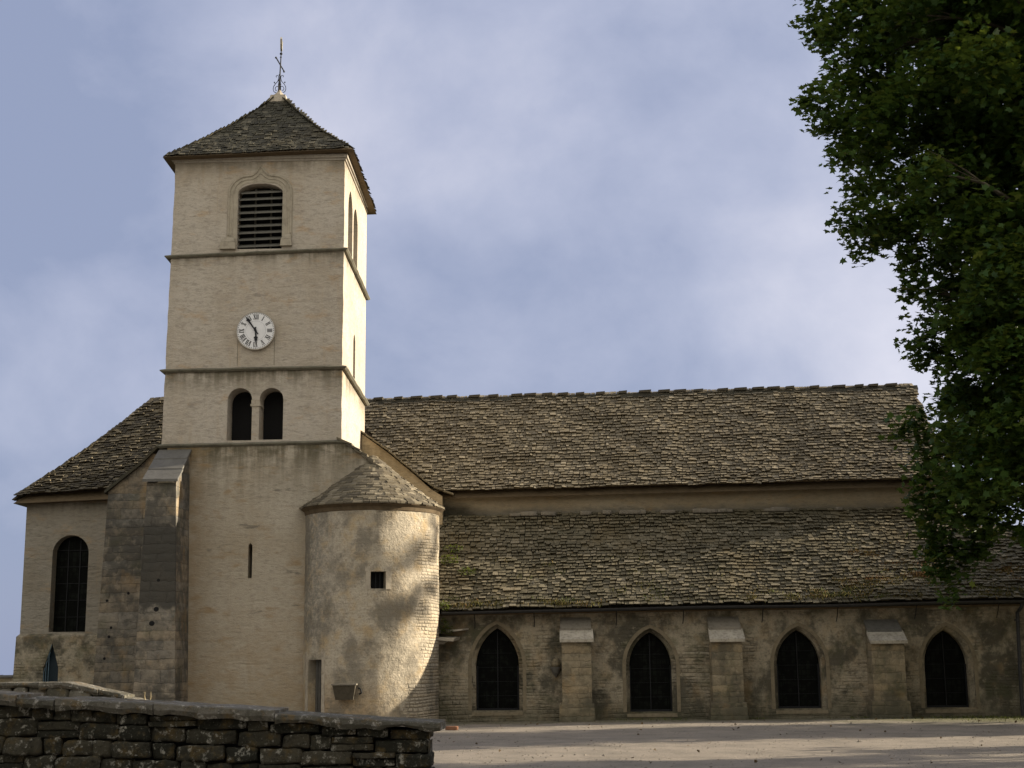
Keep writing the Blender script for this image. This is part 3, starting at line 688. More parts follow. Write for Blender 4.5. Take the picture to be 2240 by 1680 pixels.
    mb.build('eave_cornice', M['dressed_grey'], church)
    # pyramid roof
    ex0, ex1, ey0, ey1 = -0.36, 5.02, -0.28, 5.22
    ax, ay = 2.36, 2.47; zt = 18.25; hw = 0.24
    def ez(x, y): return 15.64+0.12*(x-ex0)/(ex1-ex0)
    mb = MB(); un = MB()
    def face(p0, p1, q0, q1, sd):
        p0, p1, q0, q1 = map(Vector, (p0, p1, q0, q1))
        Lw = (p1-p0).length; mid0, mid1 = (p0+p1)/2, (q0+q1)/2; S = (mid1-mid0).length
        def P(u, t):
            f = t/S; g_ = f-0.055*math.sin(math.pi*min(1, max(0, f)))*1.0
            a = p0.lerp(q0, f); b = p1.lerp(q1, f)
            w = (a.lerp(b, u/Lw))
            w.z += (g_-f)*(q0.z-p0.z)
            return w
        tiles(mb, P, S*0.985, lambda t: (0.0, Lw), 0.16, sd=sd, over=0.0, wr=(0.14*1.0, 0.34))
    # constant slab width needs spans in metres, so each course is cut at the hips
    def face2(p0, p1, q0, q1, sd):
        p0, p1, q0, q1 = map(Vector, (p0, p1, q0, q1))
        ux = (p1-p0).normalized(); Lw = (p1-p0).length
        S = ((q0+q1)/2-(p0+p1)/2).length; up = ((q0+q1)/2-(p0+p1)/2)/S
        a0 = (q0-p0).dot(ux); b0 = (q1-p0).dot(ux)
        def P(u, t):
            f = min(1.05, max(-0.1, t/S)); v = p0+ux*u+up*t
            v.z -= 0.14*math.sin(math.pi*min(1, max(0, f)))
            return v
        tiles(mb, P, S*0.985, lambda t: (a0*t/S+0.03, Lw+(b0-Lw)*t/S-0.03), 0.14, sd=sd, over=0.0, sag=0.01, th=(0.018, 0.034), lift=0.0, rough=0.015)
    c = [(ex0, ey0, 15.64), (ex1, ey0, 15.78), (ex1, ey1, 15.62), (ex0, ey1, 15.52)]
    tq = [(ax-hw, ay-hw, zt), (ax+hw, ay-hw, zt), (ax+hw, ay+hw, zt), (ax-hw, ay+hw, zt)]
    for k in range(4): face2(c[k], c[(k+1) % 4], tq[k], tq[(k+1) % 4], 40+k)
    rf = mb.build('tower_roof', M['roof_tower'], church)
    un = MB()
    mid = [tuple(Vector(a).lerp(Vector(b), 0.5)-Vector((0, 0, 0.22))) for a, b in zip(c, tq)]
    cc = [(p[0], p[1], p[2]-0.03) for p in c]; tt = [(p[0], p[1], p[2]-0.08) for p in tq]
    un.add(cc+mid+tt, [(k, (k+1) % 4, 4+(k+1) % 4, 4+k) for k in range(4)]+[(4+k, 4+(k+1) % 4, 8+(k+1) % 4, 8+k) for k in range(4)]+[(0, 1, 2, 3)])
    un.build('eave_soffit', M['soffit'], rf)
    mb = MB()
    mb.hexa([(ax-0.31, ay-0.31, 18.06), (ax+0.31, ay-0.31, 18.06), (ax+0.31, ay+0.31, 18.06), (ax-0.31, ay+0.31, 18.06),
             (ax-0.225, ay-0.225, 18.47), (ax+0.225, ay-0.225, 18.47), (ax+0.225, ay+0.225, 18.47), (ax-0.225, ay+0.225, 18.47)])
    mb.lathe(ax, ay, [(0.21, 18.445), (0.17, 18.53), (0.08, 18.62), (0.05, 18.70), (0.0, 18.70)], 10)
    mb.build('roof_cap_stone', M['dressed'], church)
tower()

def great_buttress():
    mb = MB()
    mb.hexa([(-0.32, -1.3, 0), (0.80, -1.3, 0), (0.80, 0.0, 0), (-0.32, 0.0, 0), (-0.15, -1.3, 6.25), (0.62, -1.3, 6.25), (0.62, 0.0, 7.25), (-0.15, 0.0, 7.25)])
    b = mb.build('tower_buttress', M['buttress'], church)
    mb = MB()
    z0, z1 = 6.27, 7.28; y0, y1 = -1.42, 0.0
    for k in range(3):
        f0, f1 = k/3, (k+1)/3+0.03
        def pt(f, lift): return (y0+(y1-y0)*f, z0+(z1-z0)*f+lift)
        a, bq = pt(f0, 0.075), pt(min(f1, 1), 0.045)
        w = 0.05-0.012*k; xa, xb = -0.21-w*0.6, 0.64+w
        mb.hexa([(xa, a[0], a[1]-0.07), (xb, a[0], a[1]-0.07), (xb, bq[0], bq[1]-0.07), (xa, bq[0], bq[1]-0.07), (xa, a[0], a[1]), (xb, a[0], a[1]), (xb, bq[0], bq[1]), (xa, bq[0], bq[1])])
    mb.build('weathering_slab', M['slate'], b)
    # putlog holes as dark sockets
    for x, z, r_ in ((0.22, 2.98, 0.07), (0.12, 2.62, 0.075), (0.25, 3.72, 0.045)):
        mb = MB(); mb.lathe(0, 0, [(0.0, 0), (r_, 0)], 10)
        k = len(mb.v)-20
        for i in range(k, len(mb.v)):
            q = mb.v[i]; mb.v[i] = (x+q[0], -1.304+0*q[2], z+q[1]*0.9)
        mb.build('putlog_hole', M['dark'], b)
    # battered ashlar wall between choir and buttress
    mb = MB()
    poly = [(-2.42, 0.0), (0.0, 0.0), (0.0, 7.4), (-0.95, 7.52), (-2.20, 6.42)]
    mb.prism(poly, 2.0, 6.0)
    w = mb.build('stone_flank_wall', M['ashlar'], church)
    mb = MB()
    path = [(-2.28, 6.37), (-1.75, 6.80), (-1.3, 7.16), (-0.9, 7.56), (-0.2, 8.3)]
    for (a, za), (c, zc) in zip(path, path[1:]):
        mb.hexa([(a, 1.88, za), (c, 1.88, zc), (c, 6.0, zc), (a, 6.0, za), (a, 1.88, za+0.09), (c, 1.88, zc+0.10), (c, 6.0, zc+0.1), (a, 6.0, za+0.09)])
    mb.build('verge_slab', M['roof_tower'], w)
    for x, z in ((-1.5, 3.55), (-2.1, 3.35), (-1.95, 2.6), (-2.0, 2.35), (-2.1, 1.75)):
        mb = MB(); mb.add([(x+0.04*math.cos(i*0.7), 1.997, z+0.04*math.sin(i*0.7)) for i in range(9)], [tuple(range(9))])
        mb.build('putlog_hole', M['dark'], w)
great_buttress()

def choir():
    mb = MB(); fr = front(4.5)
    win = round_arch(-4.60, -3.50, 2.55, 4.88, 16)
    low = [(-4.66, 0.6), (-4.20, 0.6), (-4.21, 1.5), (-4.28, 1.75), (-4.43, 2.22), (-4.57, 1.75), (-4.66, 1.5)]
    mb.panel(fr, [(-5.46, 2.42), (-1.5, 2.42), (-1.5, 6.72), (-5.46, 6.62)], [win], 0.40)
    mb.add([(-5.46, 4.5, 0), (-5.46, 12.2, 0), (-5.46, 12.2, 6.5), (-5.46, 4.5, 6.5)], [(0, 1, 2, 3)])
    mb.add([(-5.46, 12.2, 0), (22.2, 12.2, 0), (22.2, 12.2, 6.5), (-5.46, 12.2, 6.5)], [(0, 1, 2, 3)])
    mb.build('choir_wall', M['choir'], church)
    mb = MB(); mb.panel(front(4.38), [(-5.58, 0), (-1.5, 0), (-1.5, 2.42), (-5.52, 2.42)], [low], 0.18)
    mb.add([(-5.52, 4.38, 2.42), (-1.5, 4.38, 2.42), (-1.5, 4.5, 2.50), (-5.46, 4.5, 2.50)], [(0, 1, 2, 3)])
    mb.add([(-5.58, 4.38, 0), (-5.58, 12.2, 0), (-5.52, 12.2, 2.42), (-5.52, 4.38, 2.42)], [(0, 1, 2, 3)])
    mb.build('choir_plinth', M['aisle'], church)
    g = MB(); g.fill(fr, win, 0.39); w = g.build('choir_window', M['pane'], church)
    mb = MB()
    for x in (-4.23, -3.87): mb.box(x-0.012, x+0.012, 4.86, 4.885, 2.56, 5.3)
    for z in (3.0, 3.5, 4.0, 4.5, 5.0): mb.box(-4.58, -3.52, 4.855, 4.88, z-0.008, z+0.008)
    mb.build('saddle_bar', M['iron'], w)
    g = MB(); g.fill(front(4.38), low, 0.17)
    w = g.build('lancet_window', plain('blue_stained_glass', (0.016, 0.028, 0.040), 0.4, 0.3), church)
    mb = MB()
    for x, a, b in ((-4.645, 0.62, 1.5), (-4.585, 0.62, 1.72), (-4.51, 0.62, 1.95)): mb.tube([(x, 4.41, a), (x, 4.41, b-0.1), (x+0.03, 4.41, b)], 0.012, 5)
    mb.tube([(-4.57, 4.41, 1.75), (-4.44, 4.40, 2.18)], 0.016, 5)
    mb.build('glazing_bar', plain('blue_grey_metal', (0.12, 0.19, 0.25), 0.4, 0.3, 20, 0.002, 0.3), w)
    # hipped roof
    z0, zr = 6.47, 10.02; ez0, yr = 4.15, 8.3
    mb = MB()
    S = math.hypot(yr-ez0, zr-z0)
    def P(u, t):
        f = t/S; return (u, ez0+(yr-ez0)*f, z0+(zr-z0)*f+0.16*(1-min(1, f*2.2))**2*(f > -1)-0.06*math.sin(math.pi*min(1, max(0, f))) - 0.06 + (u+5.8)*0.06)
    tiles(mb, P, S, lambda t: (-5.78+2.82*t/S, -1.9+2.2*min(1, t/(S*0.3))), 0.15, sd=7, over=0.02)
    S2 = math.hypot(2.82, zr-z0)
    def P2(u, t):
        f = t/S2; return (-5.78+2.82*f, u, z0+(zr-z0)*f-0.06)
    tiles(mb, P2, S2, lambda t: (ez0+(yr-ez0)*t/S2, 12.5-(12.5-yr)*t/S2), 0.2, sd=8, over=0.02)
    r = mb.build('choir_roof', M['roof_choir'], church)
    un = MB(); un.add([(-5.75, ez0, z0-0.10), (0.2, ez0, z0+0.1), (0.2, yr, zr-0.12), (-2.98, yr, zr-0.18), (-5.75, 12.5, z0-0.1), (0.2, 12.5, z0-0.1)], [(0, 1, 2, 3), (0, 3, 4), (4, 3, 2, 5), (0, 4, 5, 1)])
    un.build('roof_deck', M['soffit'], r)
    mb = MB(); rnd = random.Random(6); x = -3.1
    while x < -0.2:
        w = rnd.uniform(0.3, 0.5); mb.hexa([(x, 8.15, 10.0), (x+w, 8.15, 10.0), (x+w, 8.45, 10.0), (x, 8.45, 10.0), (x, 8.2, 10.10), (x+w, 8.2, 10.12), (x+w, 8.4, 10.12), (x, 8.4, 10.1)], rnd.random()); x += w*1.02
    mb.build('ridge_stone', M['roof'], r)
choir()

NX1 = 22.45
def nave():
    mb = MB(); rnd = random.Random(9)
    mb.add([(4.0, 4.5, 3.5), (22.2, 4.5, 3.5), (22.2, 4.5, 6.85), (4.0, 4.5, 6.62)], [(0, 1, 2, 3)])
    mb.add([(22.2, 4.5, 0), (22.2, 12.2, 0), (22.2, 12.2, 6.7), (22.2, 8.3, 10.2), (22.2, 4.5, 6.7)], [(0, 1, 2, 3, 4)])
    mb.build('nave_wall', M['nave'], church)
    # fallen mortar lumps at the foot of the wall
    z0l, z0r = 6.46, 6.68; yr = 8.3
    def E(u): return z0l+(z0r-z0l)*(u-7)/15 + 0.055*nz(u*0.35, 3.3)+0.02*nz(u*1.3, 5.3)
    S = math.hypot(yr-4.15, 3.65)
    def P(u, t):
        f = t/S; zr = 10.07+(u-4.5)*0.0125+0.03*nz(u*0.4, 8.8)
        z = E(u)+(zr-E(u))*f
        return (u, 4.15+(yr-4.15)*f, z - 0.07*math.sin(math.pi*min(1, max(0, f))) + 0.05*(1-min(1, max(0, f)*4))**2)
    mb = MB()
    tiles(mb, P, S, lambda t: (max(4.3, 6.6-1.9*t/(S*0.65)), NX1+0.05*math.sin(t*9)), 0.158, sd=1, over=0.05, sag=0.05)
    r = mb.build('nave_roof', M['roof'], church)
    un = MB()
    un.add([(4.3, 4.2, 6.33), (22.4, 4.2, 6.55), (22.4, 8.3, 10.16), (4.3, 8.3, 9.94), (22.4, 12.5, 6.5), (4.3, 12.5, 6.4)], [(0, 1, 2, 3), (3, 2, 4, 5), (0, 3, 5), (1, 4, 2)])
    un.build('roof_deck', M['soffit'], r)
    # ridge: a low saddle of slabs with raised stones at intervals
    mb = MB(); x = 4.4
    while x < 22.5:
        w = min(rnd.uniform(0.35, 0.7), 22.56-x); z = 10.06+(x-4.5)*0.0125+0.03*nz(x*0.4, 8.8)
        mb.hexa([(x, 8.08, z-0.10), (x+w, 8.08, z-0.10), (x+w, 8.52, z-0.1), (x, 8.52, z-0.1), (x, 8.2, z+0.06), (x+w, 8.2, z+0.065), (x+w, 8.4, z+0.065), (x, 8.4, z+0.06)], rnd.random()*0.5)
        x += w
        if w < 0.08: break
    mb.build('ridge_slab', M['roof_tower'], r)
    x = 4.75; proto = None
    while x < 22.4:
        z = 10.06+(x-4.5)*0.0125+0.03*nz(x*0.4, 8.8)
        mb = MB(); w = rnd.uniform(0.14, 0.22)
        mb.hexa([(-w, -0.16, 0.0), (w*0.9, -0.16, 0.0), (w*0.9, 0.16, 0.0), (-w, 0.16, 0.0), (-w*0.95, -0.11, 0.08), (w, -0.12, 0.10), (w, 0.12, 0.10), (-w*0.95, 0.11, 0.08)], 0.2)
        o = mb.build('ridge_stone', M['roof_choir'], r); o.location = (x, 8.3, z+0.055)
        x += rnd.uniform(0.42, 0.78)*1.05 if x > 9 else rnd.uniform(0.5, 0.78)
    # right hand wing gable with its sloped verge
    mb = MB()
    poly = [(4.76, 5.0), (7.2, 5.0), (7.2, 6.42), (6.85, 6.64), (6.27, 7.16), (5.58, 7.74), (4.76, 8.34)]
    mb.prism(poly, 4.1, 7.5)
    g = mb.build('wing_wall', M['gable'], church)
    mb = MB(); pth = [(4.68, 8.44), (5.1, 8.14), (5.58, 7.80), (5.95, 7.48), (6.27, 7.22), (6.6, 6.93), (6.95, 6.68), (7.5, 6.46)]
    for (a, za), (c, zc) in zip(pth, pth[1:]):
        y = 3.95
        while y < 7.2:
            y1 = y+rnd.uniform(0.25, 0.5)
            for q in range(2):
                f0, f1 = q*0.5, q*0.5+0.55
                xa, xb, z_a, z_b = a+(c-a)*f0, a+(c-a)*f1, za+(zc-za)*f0, za+(zc-za)*f1
                mb.hexa([(xa, y, z_a-0.02), (xb, y, z_b), (xb, y1-0.01, z_b), (xa, y1-0.01, z_a-0.02), (xa, y, z_a+0.03), (xb, y, z_b+0.05), (xb, y1-0.01, z_b+0.05), (xa, y1-0.01, z_a+0.03)], rnd.random())
            y = y1
    mb.build('wing_roof', M['roof'], church)
nave()

def aisle():
    fr = front(1.0)
    wins = [(8.33, 9.50, 0.27, 1.45, 2.46), (12.49, 13.63, 0.20, 1.42, 2.31), (16.46, 17.64, 0.25, 1.42, 2.33), (20.42, 21.58, 0.24, 1.38, 2.29)]
    holes = [grow(pointed_arch(*w), 0.10) for w in wins]
    mb = MB(); mb.panel(fr, [(6.9, -0.1), (27.0, -0.1), (27.0, 3.12), (6.9, 2.98)], holes, 0.06)
    for w, h in zip(wins, holes):     # splayed inner order
        i_ = pointed_arch(*w); n = len(h)
        mb.add([(u, 1.06, v) for u, v in h]+[(u, 1.20, v) for u, v in i_], [(k, (k+1) % n, n+(k+1) % n, n+k) for k in range(n)])
        mb.add([(u, 1.20, v) for u, v in i_]+[(u, 1.45, v) for u, v in i_], [(k, (k+1) % n, n+(k+1) % n, n+k) for k in range(n)])
    mb.add([(27.0, 1.0, -0.1), (27.0, 8.3, -0.1), (27.0, 4.5, 5.0), (27.0, 1.0, 3.0)], [(0, 1, 2, 3)])
    mb.build('aisle_wall', M['aisle'], church)
    for w in wins:
        g = MB(); loop = pointed_arch(*w); g.fill(fr, loop, 0.44)
        o = g.build('pointed_window', M['pane'], church)
        # stone hood ring round the opening, a few millimetres proud
        mb = MB(); a = grow(pointed_arch(*w), 0.105); b = grow(pointed_arch(*w), 0.20); n = len(a)
        va = [(u, 0.985, v) for u, v in a]+[(u, 0.985, v) for u, v in b]+[(u, 1.05, v) for u, v in a]+[(u, 1.01, v) for u, v in b]
        fs = []
        for k in range(1, n): q = (k+1) % n; fs += [(k, q, n+q, n+k), (k, q, 2*n+q, 2*n+k), (n+k, n+q, 3*n+q, 3*n+k)]
        mb.add(va, fs); mb.build('stone_surround', M['surround'], o)
        mb = MB(); mb.hexa([(w[0]-0.10, 0.975, w[2]-0.13), (w[1]+0.10, 0.975, w[2]-0.13), (w[1]+0.10, 1.45, w[2]-0.13), (w[0]-0.10, 1.45, w[2]-0.13), (w[0]-0.10, 0.98, w[2]-0.04), (w[1]+0.10, 0.98, w[2]-0.04), (w[1]+0.10, 1.45, w[2]+0.01), (w[0]-0.10, 1.45, w[2]+0.01)])
        mb.build('sill', M['surround'], o)
        mb = MB(); c = (w[0]+w[1])/2
        mb.box(c-0.012, c+0.012, 1.39, 1.415, w[2], w[4]-0.08)
        for k in range(1, 5): z = w[2]+k*0.38; hw = 0.56 if z < w[3]+0.1 else 0.40; mb.box(c-hw, c+hw, 1.395, 1.41, z-0.004, z+0.004)
        for s_ in (-1, 1): mb.box(c+s_*0.555-0.02, c+s_*0.555+0.02, 1.36, 1.42, w[2], w[3])
        mb.box(c-0.53, c+0.53, 1.36, 1.42, w[2]+0.0, w[2]+0.05)
        mb.build('window_bar', M['iron'], o)
    # wall top plate in shade under the eave
    mb = MB(); mb.add([(6.9, 0.96, 2.86), (27.0, 0.96, 2.98), (27.0, 0.96, 3.10), (6.9, 0.96, 2.96), (6.9, 1.0, 2.80), (27.0, 1.0, 2.92)], [(0, 1, 2, 3), (4, 5, 1, 0)])
    mb.build('wall_plate', M['soffit'], church)
    # lean-to roof
    z0l, z0r = 2.90, 3.05
    def Z0(u): return z0l+(z0r-z0l)*(u-7.5)/15.5+0.035*nz(u*0.3, 1.7)
    S = math.hypot(3.85, 2.92)
    def P(u, t):
        f = t/S; zt = 5.80+(u-7)*0.006
        return (u, 0.62+3.88*f, Z0(u)+(zt-Z0(u))*f-0.05*math.sin(math.pi*min(1, max(0, f))))
    mb = MB(); tiles(mb, P, S*0.99, lambda t: (6.3, 22.6+4.6*(1 if t < S*0.76 else 0)), 0.158, sd=2, over=0.05, sag=0.06)
    r = mb.build('aisle_roof', M['roof_aisle'], church)
    un = MB(); un.add([(6.3, 0.66, 2.82), (27.0, 0.66, 2.97), (27.0, 3.6, 5.1), (22.5, 4.55, 5.78), (6.3, 4.55, 5.68), (22.5, 3.6, 5.1), (27, 6.5, 3.0), (22.5, 6.5, 3.0)], [(0, 1, 2, 5, 3, 4), (5, 2, 6, 7)])
    un.build('roof_deck', M['underlay'], r)
    # crumbling mortar fillet where the lean-to meets the nave wall
    for k in range(26):
        x = U(9, 21.5) if k < 12 else U(11.5, 17); w = U(0.15, 0.5); hh = U(0.03, 0.07); z = 5.86+(x-7)*0.006
        mb = MB(); stone(mb, x, x+w, 4.28, 4.52, z-0.06, z+hh, 500+k, 4); mb.build('mortar_lump', M['oldcap'], r, smooth=True)
    # gutter and its brackets
    mb = MB(); prof = [(math.pi+math.pi*i/8) for i in range(9)]
    xs = [7.45+0.5*i for i in range(40)]
    vs = []
    for x in xs:
        for a in prof: vs.append((x, 0.52+0.075*math.cos(a), Z0(x)+0.0+0.075*math.sin(a)))
    k = len(prof)
    mb.add(vs, [(i*k+j, i*k+j+1, (i+1)*k+j+1, (i+1)*k+j) for i in range(len(xs)-1) for j in range(k-1)])
    gt = mb.build('gutter', M['zinc'], church)
    for x in (8.33, 9.94, 12.16, 13.96, 16.09, 18.09, 20.19, 22.38):
        z = Z0(x)
        mb = MB(); mb.tube([(x-0.0, 0.60, z-0.04), (x-0.01, 0.72, z-0.13), (x+0.0, 0.86, z-0.30), (x-0.01, 0.97, z-0.44)], 0.013, 6); mb.build('gutter_bracket', M['iron'], gt)
    mb = MB(); mb.tube([(22.95, 0.53, 2.97), (22.93, 0.6, 2.85), (22.9, 0.86, 2.72), (22.86, 0.88, 1.2), (22.84, 0.88, 0.02)], 0.05, 10)
    for z in (2.5, 1.4, 0.4): mb.lathe(22.87, 0.88, [(0.05, z), (0.062, z), (0.062, z+0.05), (0.05, z+0.05)], 10)
    mb.build('downpipe', M['zinc'], church)
    # buttresses
    for i, (xa, xb, zc, zt) in enumerate(((10.66, 11.44, 2.10, 2.64), (14.63, 15.44, 2.07, 2.62), (18.84, 19.70, 1.98, 2.50))):
        mb = MB(); w = MB()
        mb.hexa([(xa, 0.34, -0.05), (xb, 0.34, -0.05), (xb, 1.0, -0.05), (xa, 1.0, -0.05), (xa, 0.34, zc), (xb, 0.34, zc), (xb, 1.0, zt), (xa, 1.0, zt)])
        mb.hexa([(xa-0.10, 0.22, -0.05), (xb+0.08, 0.22, -0.05), (xb+0.08, 1.0, -0.05), (xa-0.10, 1.0, -0.05), (xa-0.08, 0.24, 0.44), (xb+0.05, 0.24, 0.44), (xb+0.003, 1.0, 0.52), (xa-0.003, 1.0, 0.52)])
        b = mb.build('aisle_buttress', M['abut'], church)
        mb = MB()
        ym = 0.62; zm = zc+(zt-zc)*0.46
        xa2, xb2 = xa-0.05, xb+0.07
        mb.hexa([(xa2, 0.22, zc-0.05), (xb2, 0.22, zc-0.05), (xb2, ym, zm-0.03), (xa2, ym, zm-0.03), (xa2, 0.22, zc+0.03), (xb2, 0.22, zc+0.035), (xb2-0.01, ym, zm+0.06), (xa2+0.01, ym, zm+0.06)])
        mb.build('cap_slab', M['cap'], b)
        mb = MB()
        mb.hexa([(xa2+0.02, ym-0.06, zm-0.02), (xb2-0.05, ym-0.06, zm-0.02), (xb2-0.05, 1.0, zt), (xa2+0.02, 1.0, zt), (xa2+0.02, ym-0.06, zm+0.085), (xb2-0.05, ym-0.06, zm+0.085), (xb2-0.06, 1.0, zt+0.08), (xa2+0.03, 1.0, zt+0.08)])
        mb.build('cap_slab', M['oldcap'] if i < 2 else M['slate'], b)
    # broken slab sticking out beside the turret
    mb = MB(); mb.hexa([(7.1, 0.3, 2.16), (7.78, 0.28, 2.10), (7.9, 1.0, 2.16), (7.1, 1.0, 2.2), (7.1, 0.3, 2.22), (7.83, 0.27, 2.19), (7.92, 1.0, 2.24), (7.1, 1.0, 2.28)])
    mb.hexa([(7.1, 0.45, 2.05), (7.5, 0.45, 2.03), (7.5, 1.0, 2.05), (7.1, 1.0, 2.05), (7.1, 0.42, 2.15), (7.55, 0.42, 2.10), (7.6, 1.0, 2.13), (7.1, 1.0, 2.16)])
    mb.hexa([(7.05, 0.6, 2.28), (8.0, 0.66, 2.4), (8.15, 1.0, 2.42), (7.05, 1.0, 2.33), (7.05, 0.6, 2.33), (8.0, 0.66, 2.44), (8.15, 1.0, 2.46), (7.05, 1.0, 2.4)])
    mb.build('ledge_slab', M['dressed_grey'], church)
aisle()

TC, TR = (5.58, 0.40), 1.80
def turret():
    cx, cy = TC
    # angle measured from the camera side (-Y) towards +X
    def pt(a, z, d=0.0):
        r = TR-d + 0.02*nz(math.sin(a)*2.2, z*1.1, 5.0) + 0.012*nz(math.sin(a)*7, z*4.0, 8.0)
        return (cx+r*math.sin(a), cy-r*math.cos(a), z)
    aw0, aw1, zw0, zw1 = 0.105, 0.320, 3.44, 3.88            # window
    ad0, ad1, zd0, zd1 = -1.00, -0.66, 0.0, 1.66             # door
    an = sorted(set([round(-2.0+0.05*i, 4) for i in range(int(4.6/0.05))]+[aw0, aw1, ad0, ad1]))
    an = [a for a in an if all(abs(a-k) > 0.012 or a == k for k in (aw0, aw1, ad0, ad1))]
    zs = sorted(set([round(-0.1+0.12*i, 4) for i in range(48)]+[zw0, zw1, zd0, zd1, 5.66]))
    zs = [z for z in zs if all(abs(z-k) > 0.02 or z == k for k in (zw0, zw1, zd0, zd1, 5.66)) and z <= 5.66]
    mb = MB(); n = len(an); vs = [pt(a, z) for z in zs for a in an]; fs = []
    for j in range(len(zs)-1):
        for i in range(n-1):
            a, z = (an[i]+an[i+1])/2, (zs[j]+zs[j+1])/2
            if aw0 < a < aw1 and zw0 < z < zw1: continue
            if ad0 < a < ad1 and zd0 < z < zd1: continue
            fs.append((j*n+i, j*n+i+1, (j+1)*n+i+1, (j+1)*n+i))
    mb.add(vs, fs)
    for a0, a1, z0, z1, d in ((aw0, aw1, zw0, zw1, 0.3), (ad0, ad1, zd0, zd1, 0.22)):
        for q in ((a0, z0, a1, z0), (a1, z0, a1, z1), (a1, z1, a0, z1), (a0, z1, a0, z0)):
            mb.add([pt(q[0], q[1]), pt(q[2], q[3]), pt(q[2], q[3], d), pt(q[0], q[1], d)], [(0, 1, 2, 3)])
    mb.build('turret_wall', M['turret'], church, smooth=True)
    g = MB(); g.add([pt(aw0, zw0, 0.29), pt(aw1, zw0, 0.29), pt(aw1, zw1, 0.29), pt(aw0, zw1, 0.29)], [(0, 1, 2, 3)])
    w = g.build('turret_window', M['dark'], church)
    def block(mb, a0, a1, z0, z1, d0, d1): mb.hexa([pt(a0, z0, d0), pt(a1, z0, d0), pt(a1, z0, d1), pt(a0, z0, d1), pt(a0, z1, d0), pt(a1, z1, d0), pt(a1, z1, d1), pt(a0, z1, d1)])
    mb = MB(); block(mb, aw0-0.08, aw1+0.07, zw1+0.002, zw1+0.13, -0.02, 0.2); block(mb, aw1+0.002, aw1+0.085, zw0-0.02, zw1-0.002, -0.02, 0.2); block(mb, aw0-0.07, aw0-0.002, zw0-0.02, zw1-0.002, -0.008, 0.2)
    mb.build('stone_frame', M['dressed'], w)
    mb = MB()
    for a in (0.18, 0.245): mb.tube([pt(a, zw0, 0.12), pt(a, zw1, 0.12)], 0.012, 6)
    mb.build('window_bar', M['iron'], w)
    g = MB()
    g.add([pt(ad0, zd0, 0.21), pt(ad1, zd0, 0.21), pt(ad1, zd1, 0.21), pt(ad0, zd1, 0.21)], [(0, 1, 2, 3)])
    for a in (-0.92, -0.835, -0.75): block(g, a-0.03, a+0.035, 0.02, 1.64, 0.17, 0.205)
    d = g.build('turret_door', M['door'], church)
    mb = MB(); block(mb, ad0-0.10, ad0-0.004, 0.0, 1.72, -0.015, 0.2); block(mb, ad1+0.004, ad1+0.07, 0.0, 1.72, -0.012, 0.2); block(mb, ad0-0.1, ad1+0.07, 1.722, 1.86, -0.012, 0.2)
    mb.build('door_frame', M['dressed'], d)
    mb = MB(); mb.lathe(0, 0, [(0.0, 0), (0.03, 0), (0.02, 0.04), (0.0, 0.04)], 8)
    q = Vector(pt(-0.70, 0.85, 0.17)); mb.v = [(q.x+v[0], q.y-v[2], q.z+v[1]) for v in mb.v]
    mb.build('handle', M['iron'], d)
    # eave course and conical roof of lapped slabs
    mb = MB(); mb.lathe(cx, cy, [(1.78, 5.45), (1.82, 5.47), (1.84, 5.56), (1.93, 5.62), (1.93, 5.66), (1.7, 5.66)], 64)
    mb.build('turret_cornice', M['soffit'], church)
    mb = MB(); rnd = random.Random(31)
    z0, z1, r0_ = 5.63, 7.10, 1.97; rt = 0.10; t = 0.0; S = math.hypot(r0_-rt, z1-z0)
    while t < S-0.05:
        e = 0.135*rnd.uniform(0.9, 1.1); f = t/S; r = r0_+(rt-r0_)*f; z = z0+(z1-z0)*f - 0.06*math.sin(math.pi*f)
        fu = min(1.0, (t+e*2.1)/S); ru = r0_+(rt-r0_)*fu; zu = z0+(z1-z0)*fu - 0.06*math.sin(math.pi*fu)
        a = rnd.uniform(0, 1); a_end = a+2*math.pi
        while a < a_end-0.01:
            w = min(rnd.uniform(0.12, 0.3)/max(r, 0.2), a_end-a, 0.9); b = a+w-0.008; th = rnd.uniform(0.03, 0.055); k = rnd.uniform(-0.02, 0.025)
            def q(an_, rr_, zz): return (cx+rr_*math.sin(an_), cy-rr_*math.cos(an_), zz)
            l = th*1.2+rnd.uniform(-0.008, 0.01)
            mb.hexa([q(a, r+k, z+l-th), q(b, r+k, z+l-th), q(b, ru, zu-th*0.6), q(a, ru, zu-th*0.6), q(a, r+k, z+l), q(b, r+k, z+l), q(b, ru, zu+0.005), q(a, ru, zu+0.005)], rnd.random())
            a += w
        t += e
    mb.lathe(cx, cy, [(0.14, 7.03), (0.12, 7.12), (0.0, 7.15)], 8, 0.6)
    r_ = mb.build('turret_roof', M['roof_turret'], church)
    mb = MB(); mb.lathe(cx, cy, [(1.90, 5.61), (1.0, 6.30), (0.05, 7.04), (0.0, 7.04)], 40); mb.build('roof_deck', M['underlay'], r_)
turret()

